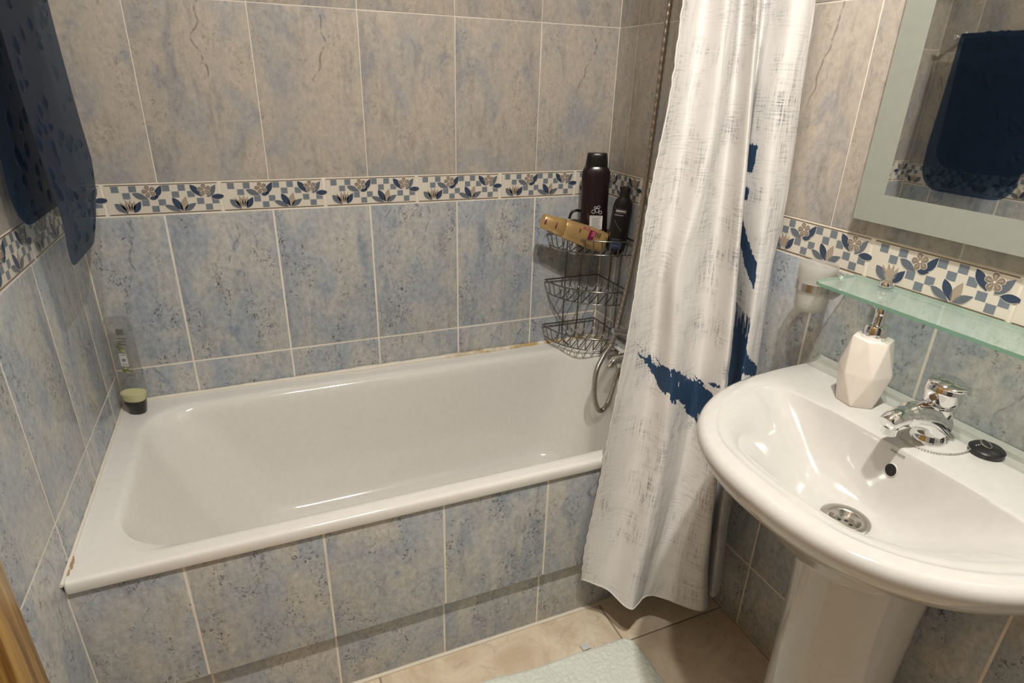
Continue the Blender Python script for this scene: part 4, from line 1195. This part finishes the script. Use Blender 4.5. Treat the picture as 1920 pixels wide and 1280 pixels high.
# ------------------------------------------------------------------ shower mixer and hose on the right wall
mx_ = thing('bath_mixer', 'chrome wall mixer tap at the foot of the bath half behind the curtain', 'tap', (W, -0.345, 0.592))
for yy in (0.075, -0.075):
    g = Geo(); g.lathe([(0.032, 0.0005), (0.032, 0.004), (0.024, 0.016), (0.016, 0.020), (0.016, 0.050), (0.019, 0.052), (0.019, 0.062)], n=30)
    g.build('wall_union', 'chrome', mx_, 40, mtx=frame((0, yy, 0), (0, 1, 0), (0, 0, -1), (-1, 0, 0)))
g = Geo(); g.tube([(-0.072, 0.105, 0), (-0.072, 0.095, 0), (-0.072, -0.095, 0), (-0.072, -0.105, 0)], [0.018, 0.024, 0.024, 0.018], 24); g.build('mixer_body', 'chrome', mx_, 45)
g = Geo(); g.tube([(-0.072, 0.0, -0.010), (-0.100, 0.0, -0.014), (-0.135, 0.0, -0.018), (-0.150, 0, -0.035)], [0.017, 0.015, 0.013, 0.012], 20); g.build('spout', 'chrome', mx_, 50)
g = Geo(); g.lathe([(0.022, 0.018), (0.024, 0.024), (0.024, 0.045), (0.018, 0.054), (0.0005, 0.055)], (-0.072, 0, 0), 28)
g.tube([(-0.072, 0.0, 0.048), (-0.10, 0.0, 0.066), (-0.150, 0, 0.078)], [0.012, 0.009, 0.007], 14); g.build('lever_handle', 'chrome', mx_, 45)
g = Geo(); g.lathe([(0.0105, -0.002), (0.0105, -0.024), (0.0120, -0.026), (0.0120, -0.040), (0.0085, -0.042)][::-1], (-0.076, 0.050, -0.016), 22); g.build('hose_outlet', 'chrome', mx_, 40)
hs = thing('shower_hose', 'flexible metal shower hose hanging in a loop below the mixer', 'hose')
hp = spline([(1.392, -0.300, 1.900), (1.388, -0.300, 1.70), (1.379, -0.300, 1.498), (1.3715, -0.300, 1.193), (1.357, -0.302, 0.896), (1.317, -0.306, 0.640), (1.285, -0.305, 0.575), (1.266, -0.302, 0.52), (1.268, -0.300, 0.445), (1.285, -0.298, 0.392), (1.304, -0.297, 0.381), (1.322, -0.296, 0.405), (1.340, -0.295, 0.470), (1.354, -0.295, 0.530)], 90)
rr = [0.0080 if (i//3) % 2 else 0.0071 for i in range(len(hp))]
g = Geo(); g.tube(hp, rr, 10); g.build('hose_tube', 'hose_metal', hs, 60)
g = Geo(); g.tube([(1.3545, -0.295, 0.522), (1.3555, -0.295, 0.545)], 0.0098, 16); g.build('hose_nut', 'chrome', hs, 40)
hh = thing('shower_handset', 'chrome hand shower hung on the wall above the mixer', 'shower head', (W, -0.30, 1.93))
g = Geo(); g.lathe([(0.022, 0.0005), (0.022, 0.010), (0.012, 0.018), (0.012, 0.030)], n=24); g.build('wall_bracket', 'chrome', hh, 40, mtx=frame((0, 0, 0), (0, 1, 0), (0, 0, -1), (-1, 0, 0)))
g = Geo(); g.tube([(-0.0395, 0, -0.032), (-0.042, 0, 0.02), (-0.060, 0, 0.10), (-0.085, 0, 0.17)], [0.010, 0.012, 0.012, 0.013], 16); g.lathe([(0.0005, -0.012), (0.034, -0.010), (0.036, 0.0), (0.024, 0.012), (0.0005, 0.016)], (-0.10, 0, 0.185), 28); g.build('handset', 'chrome', hh, 45)

# ------------------------------------------------------------------ towel rail with the vinyl bath mat
ra = thing('towel_rail', 'chrome towel rail on the wall at the head of the bath', 'rail', (0, -0.28, 1.500))
g = Geo(); g.tube([(0.063, 0.195, 0), (0.063, -0.215, 0)], 0.0065, 16); g.build('bar', 'chrome', ra, 60)
for yy in (0.187, -0.207):
    g = Geo(); g.tube([(0.004, yy, 0), (0.063, yy, 0)], 0.006, 14); g.sphere((0.063, yy, 0), 0.0105, 18)
    po = g.build('post', 'chrome', ra, 60)
    g = Geo(); g.lathe([(0.020, 0.0005), (0.020, 0.006), (0.012, 0.010)], n=26); g.build('rosette', 'chrome', po, 40, mtx=frame((0, yy, 0), (0, 1, 0), (0, 0, 1), (1, 0, 0)))
path = spline([(0.072, 0, 0.978), (0.081, 0, 1.020), (0.0855, 0, 1.075), (0.081, 0, 1.16), (0.0765, 0, 1.26), (0.0735, 0, 1.38), (0.0725, 0, 1.48), (0.0710, 0, 1.5035), (0.0630, 0, 1.5095), (0.0550, 0, 1.5035), (0.0505, 0, 1.48), (0.043, 0, 1.38), (0.032, 0, 1.26), (0.025, 0, 1.15), (0.022, 0, 1.055)], 14)
np_ = len(path)
yA, yB = -0.452, -0.112
NW = 100
random.seed(11)
drops = []
cum = [0.0]
for i in range(1, np_):
    cum.append(cum[-1]+(path[i]-path[i-1]).length)
LT = cum[-1]
for _ in range(130):
    drops.append((random.uniform(0.02, 0.32), random.uniform(0.02, LT-0.02), random.uniform(0.005, 0.012), random.uniform(0.9, 1.35), random.uniform(0.0022, 0.0042)))
# resample evenly along the length
NP = 300
def at_len(s_):
    for i in range(1, np_):
        if cum[i] >= s_:
            t = (s_-cum[i-1])/(cum[i]-cum[i-1]+1e-9)
            return path[i-1].lerp(path[i], t), (path[i]-path[i-1]).normalized()
    return path[-1], (path[-1]-path[-2]).normalized()
vs = []; keep = []
Rc = 0.075
for i in range(NP):
    s_ = LT*i/(NP-1)
    P, t = at_len(s_)
    nrm = Vector((t.z, 0, -t.x))          # outward: +x on the front layer
    if nrm.x < 0 and s_ < LT*0.45:
        nrm = -nrm
    # rounded corners: width shrinks near both ends
    dEnd = min(s_, LT-s_)
    ins = Rc-math.sqrt(max(0.0, Rc*Rc-(Rc-dEnd)**2)) if dEnd < Rc else 0.0
    for j in range(NW):
        w_ = ins+(yB-yA-2*ins)*j/(NW-1)
        h_ = 0.0
        for dw, dsx, dr_, el, dh in drops:
            qd = ((w_-dw)/dr_)**2+((s_-dsx)/(dr_*el))**2
            if qd < 1:
                h_ = max(h_, dh*math.sqrt(1-qd))
        curl = 0.0
        if s_ < 0.16:
            curl = -0.022*max(0, (w_-0.20)/0.14)**2*(1-s_/0.16)
        vs.append((P.x+nrm.x*h_+curl, yA+w_, P.z+nrm.z*h_))
fs = [(i*NW+j, i*NW+j+1, (i+1)*NW+j+1, (i+1)*NW+j) for i in range(NP-1) for j in range(NW-1)]
me = mesh_from('bath_mat', vs, fs, 'blue_vinyl', smooth=180)
mo = link('vinyl_bath_mat', me)
tag(mo, 'translucent blue vinyl bath mat with raised drops hung over the rail', 'bath mat')

# ------------------------------------------------------------------ terry mat on the floor
mt = thing('floor_mat', 'pale mint terry bath mat lying rumpled on the floor', 'bath mat', (0.83, -1.02, 0))
NX, NY = 230, 190
vs = []
lx, ly = 0.62, 0.50
for i in range(NX):
    for j in range(NY):
        u, v = i/(NX-1), j/(NY-1)
        x = -lx/2+lx*u; y = -ly/2+ly*v
        # rounded corners
        rx, ry = max(0, abs(x)-(lx/2-0.045)), max(0, abs(y)-(ly/2-0.045))
        k = math.hypot(rx, ry)
        if k > 0.045:
            f = 0.045/k
            x = math.copysign(lx/2-0.045+rx*f, x) if rx > 0 else x
            y = math.copysign(ly/2-0.045+ry*f, y) if ry > 0 else y
        ed = min(lx/2-abs(x), ly/2-abs(y))
        h = 0.010*min(1, max(0, ed+0.002)/0.010)**0.5
        h += 0.010*max(0, noise.noise(Vector((x*6.5+2, y*6.5, 0.3))))*min(1, max(0, ed)/0.05)
        h += 0.014*math.exp(-((x-y*0.5-0.225)/0.028)**2)*min(1, max(0, ed)/0.03)
        h += 0.0035*noise.noise(Vector((x*130, y*130, 1.0)))*min(1, max(0, ed)/0.006)
        dx = 0.010*noise.noise(Vector((y*6, 3.0, 0)))
        dy = 0.012*noise.noise(Vector((x*6, 8.0, 0)))
        vs.append((x+dx, y+dy, max(0.0012, h+0.0015)))
fs = [(i*NY+j, (i+1)*NY+j, (i+1)*NY+j+1, i*NY+j+1) for i in range(NX-1) for j in range(NY-1)]
me = mesh_from('mat_body', vs, fs, 'terry_mint', smooth=180)
link('mat_body', me, mt, mtx=Matrix.Rotation(math.radians(-1.5), 4, 'Z'))
g = Geo(); g.box((0.205, 0.243, 0.0045), (0.022, 0.018, 0.0012)); g.build('care_tag', 'print_white', mt, mtx=Matrix.Rotation(math.radians(4), 4, 'Z'))

# ------------------------------------------------------------------ ceiling lamp: a bar with two bulbs
lp = thing('ceiling_lamp', 'ceiling bar lamp with two small spot heads', 'lamp', (sum(LAMP_X)/2, LAMP_Y, ROOM_Z))
Geo().box((0, 0, -0.012), (0.42, 0.07, 0.024), 0, 0.004).build('lamp_base', 'white_paint', lp, 40)
for xx in LAMP_X:
    xl = xx-sum(LAMP_X)/2
    g = Geo(); g.lathe([(0.008, -0.024), (0.008, -0.052)][::-1], (xl, 0, 0), 20); sk = g.build('stem', 'chrome', lp, 40)
    Mt = Matrix.Translation(Vector((xl, 0, LAMP_Z-ROOM_Z))) @ Matrix.Rotation(math.radians(-20), 4, 'Y')
    g = Geo(); g.lathe([(0.014, 0.044), (0.028, 0.038), (0.034, 0.015), (0.0345, 0.0004), (0.0315, 0.0004), (0.0310, 0.014), (0.026, 0.035), (0.013, 0.040)], n=36, cap0=False, cap1=False)
    hd_ = g.build('spot_head', 'lamp_metal', lp, 50, mtx=Mt)
    g = Geo(); g.lathe([(0.0005, -0.0035), (0.015, -0.003), (0.026, -0.0012), (0.030, 0.0)], n=32, cap1=False)
    g.build('lamp_lens', 'lamp_glow' if xx == max(LAMP_X) else 'lamp_glow_weak', hd_, 180)
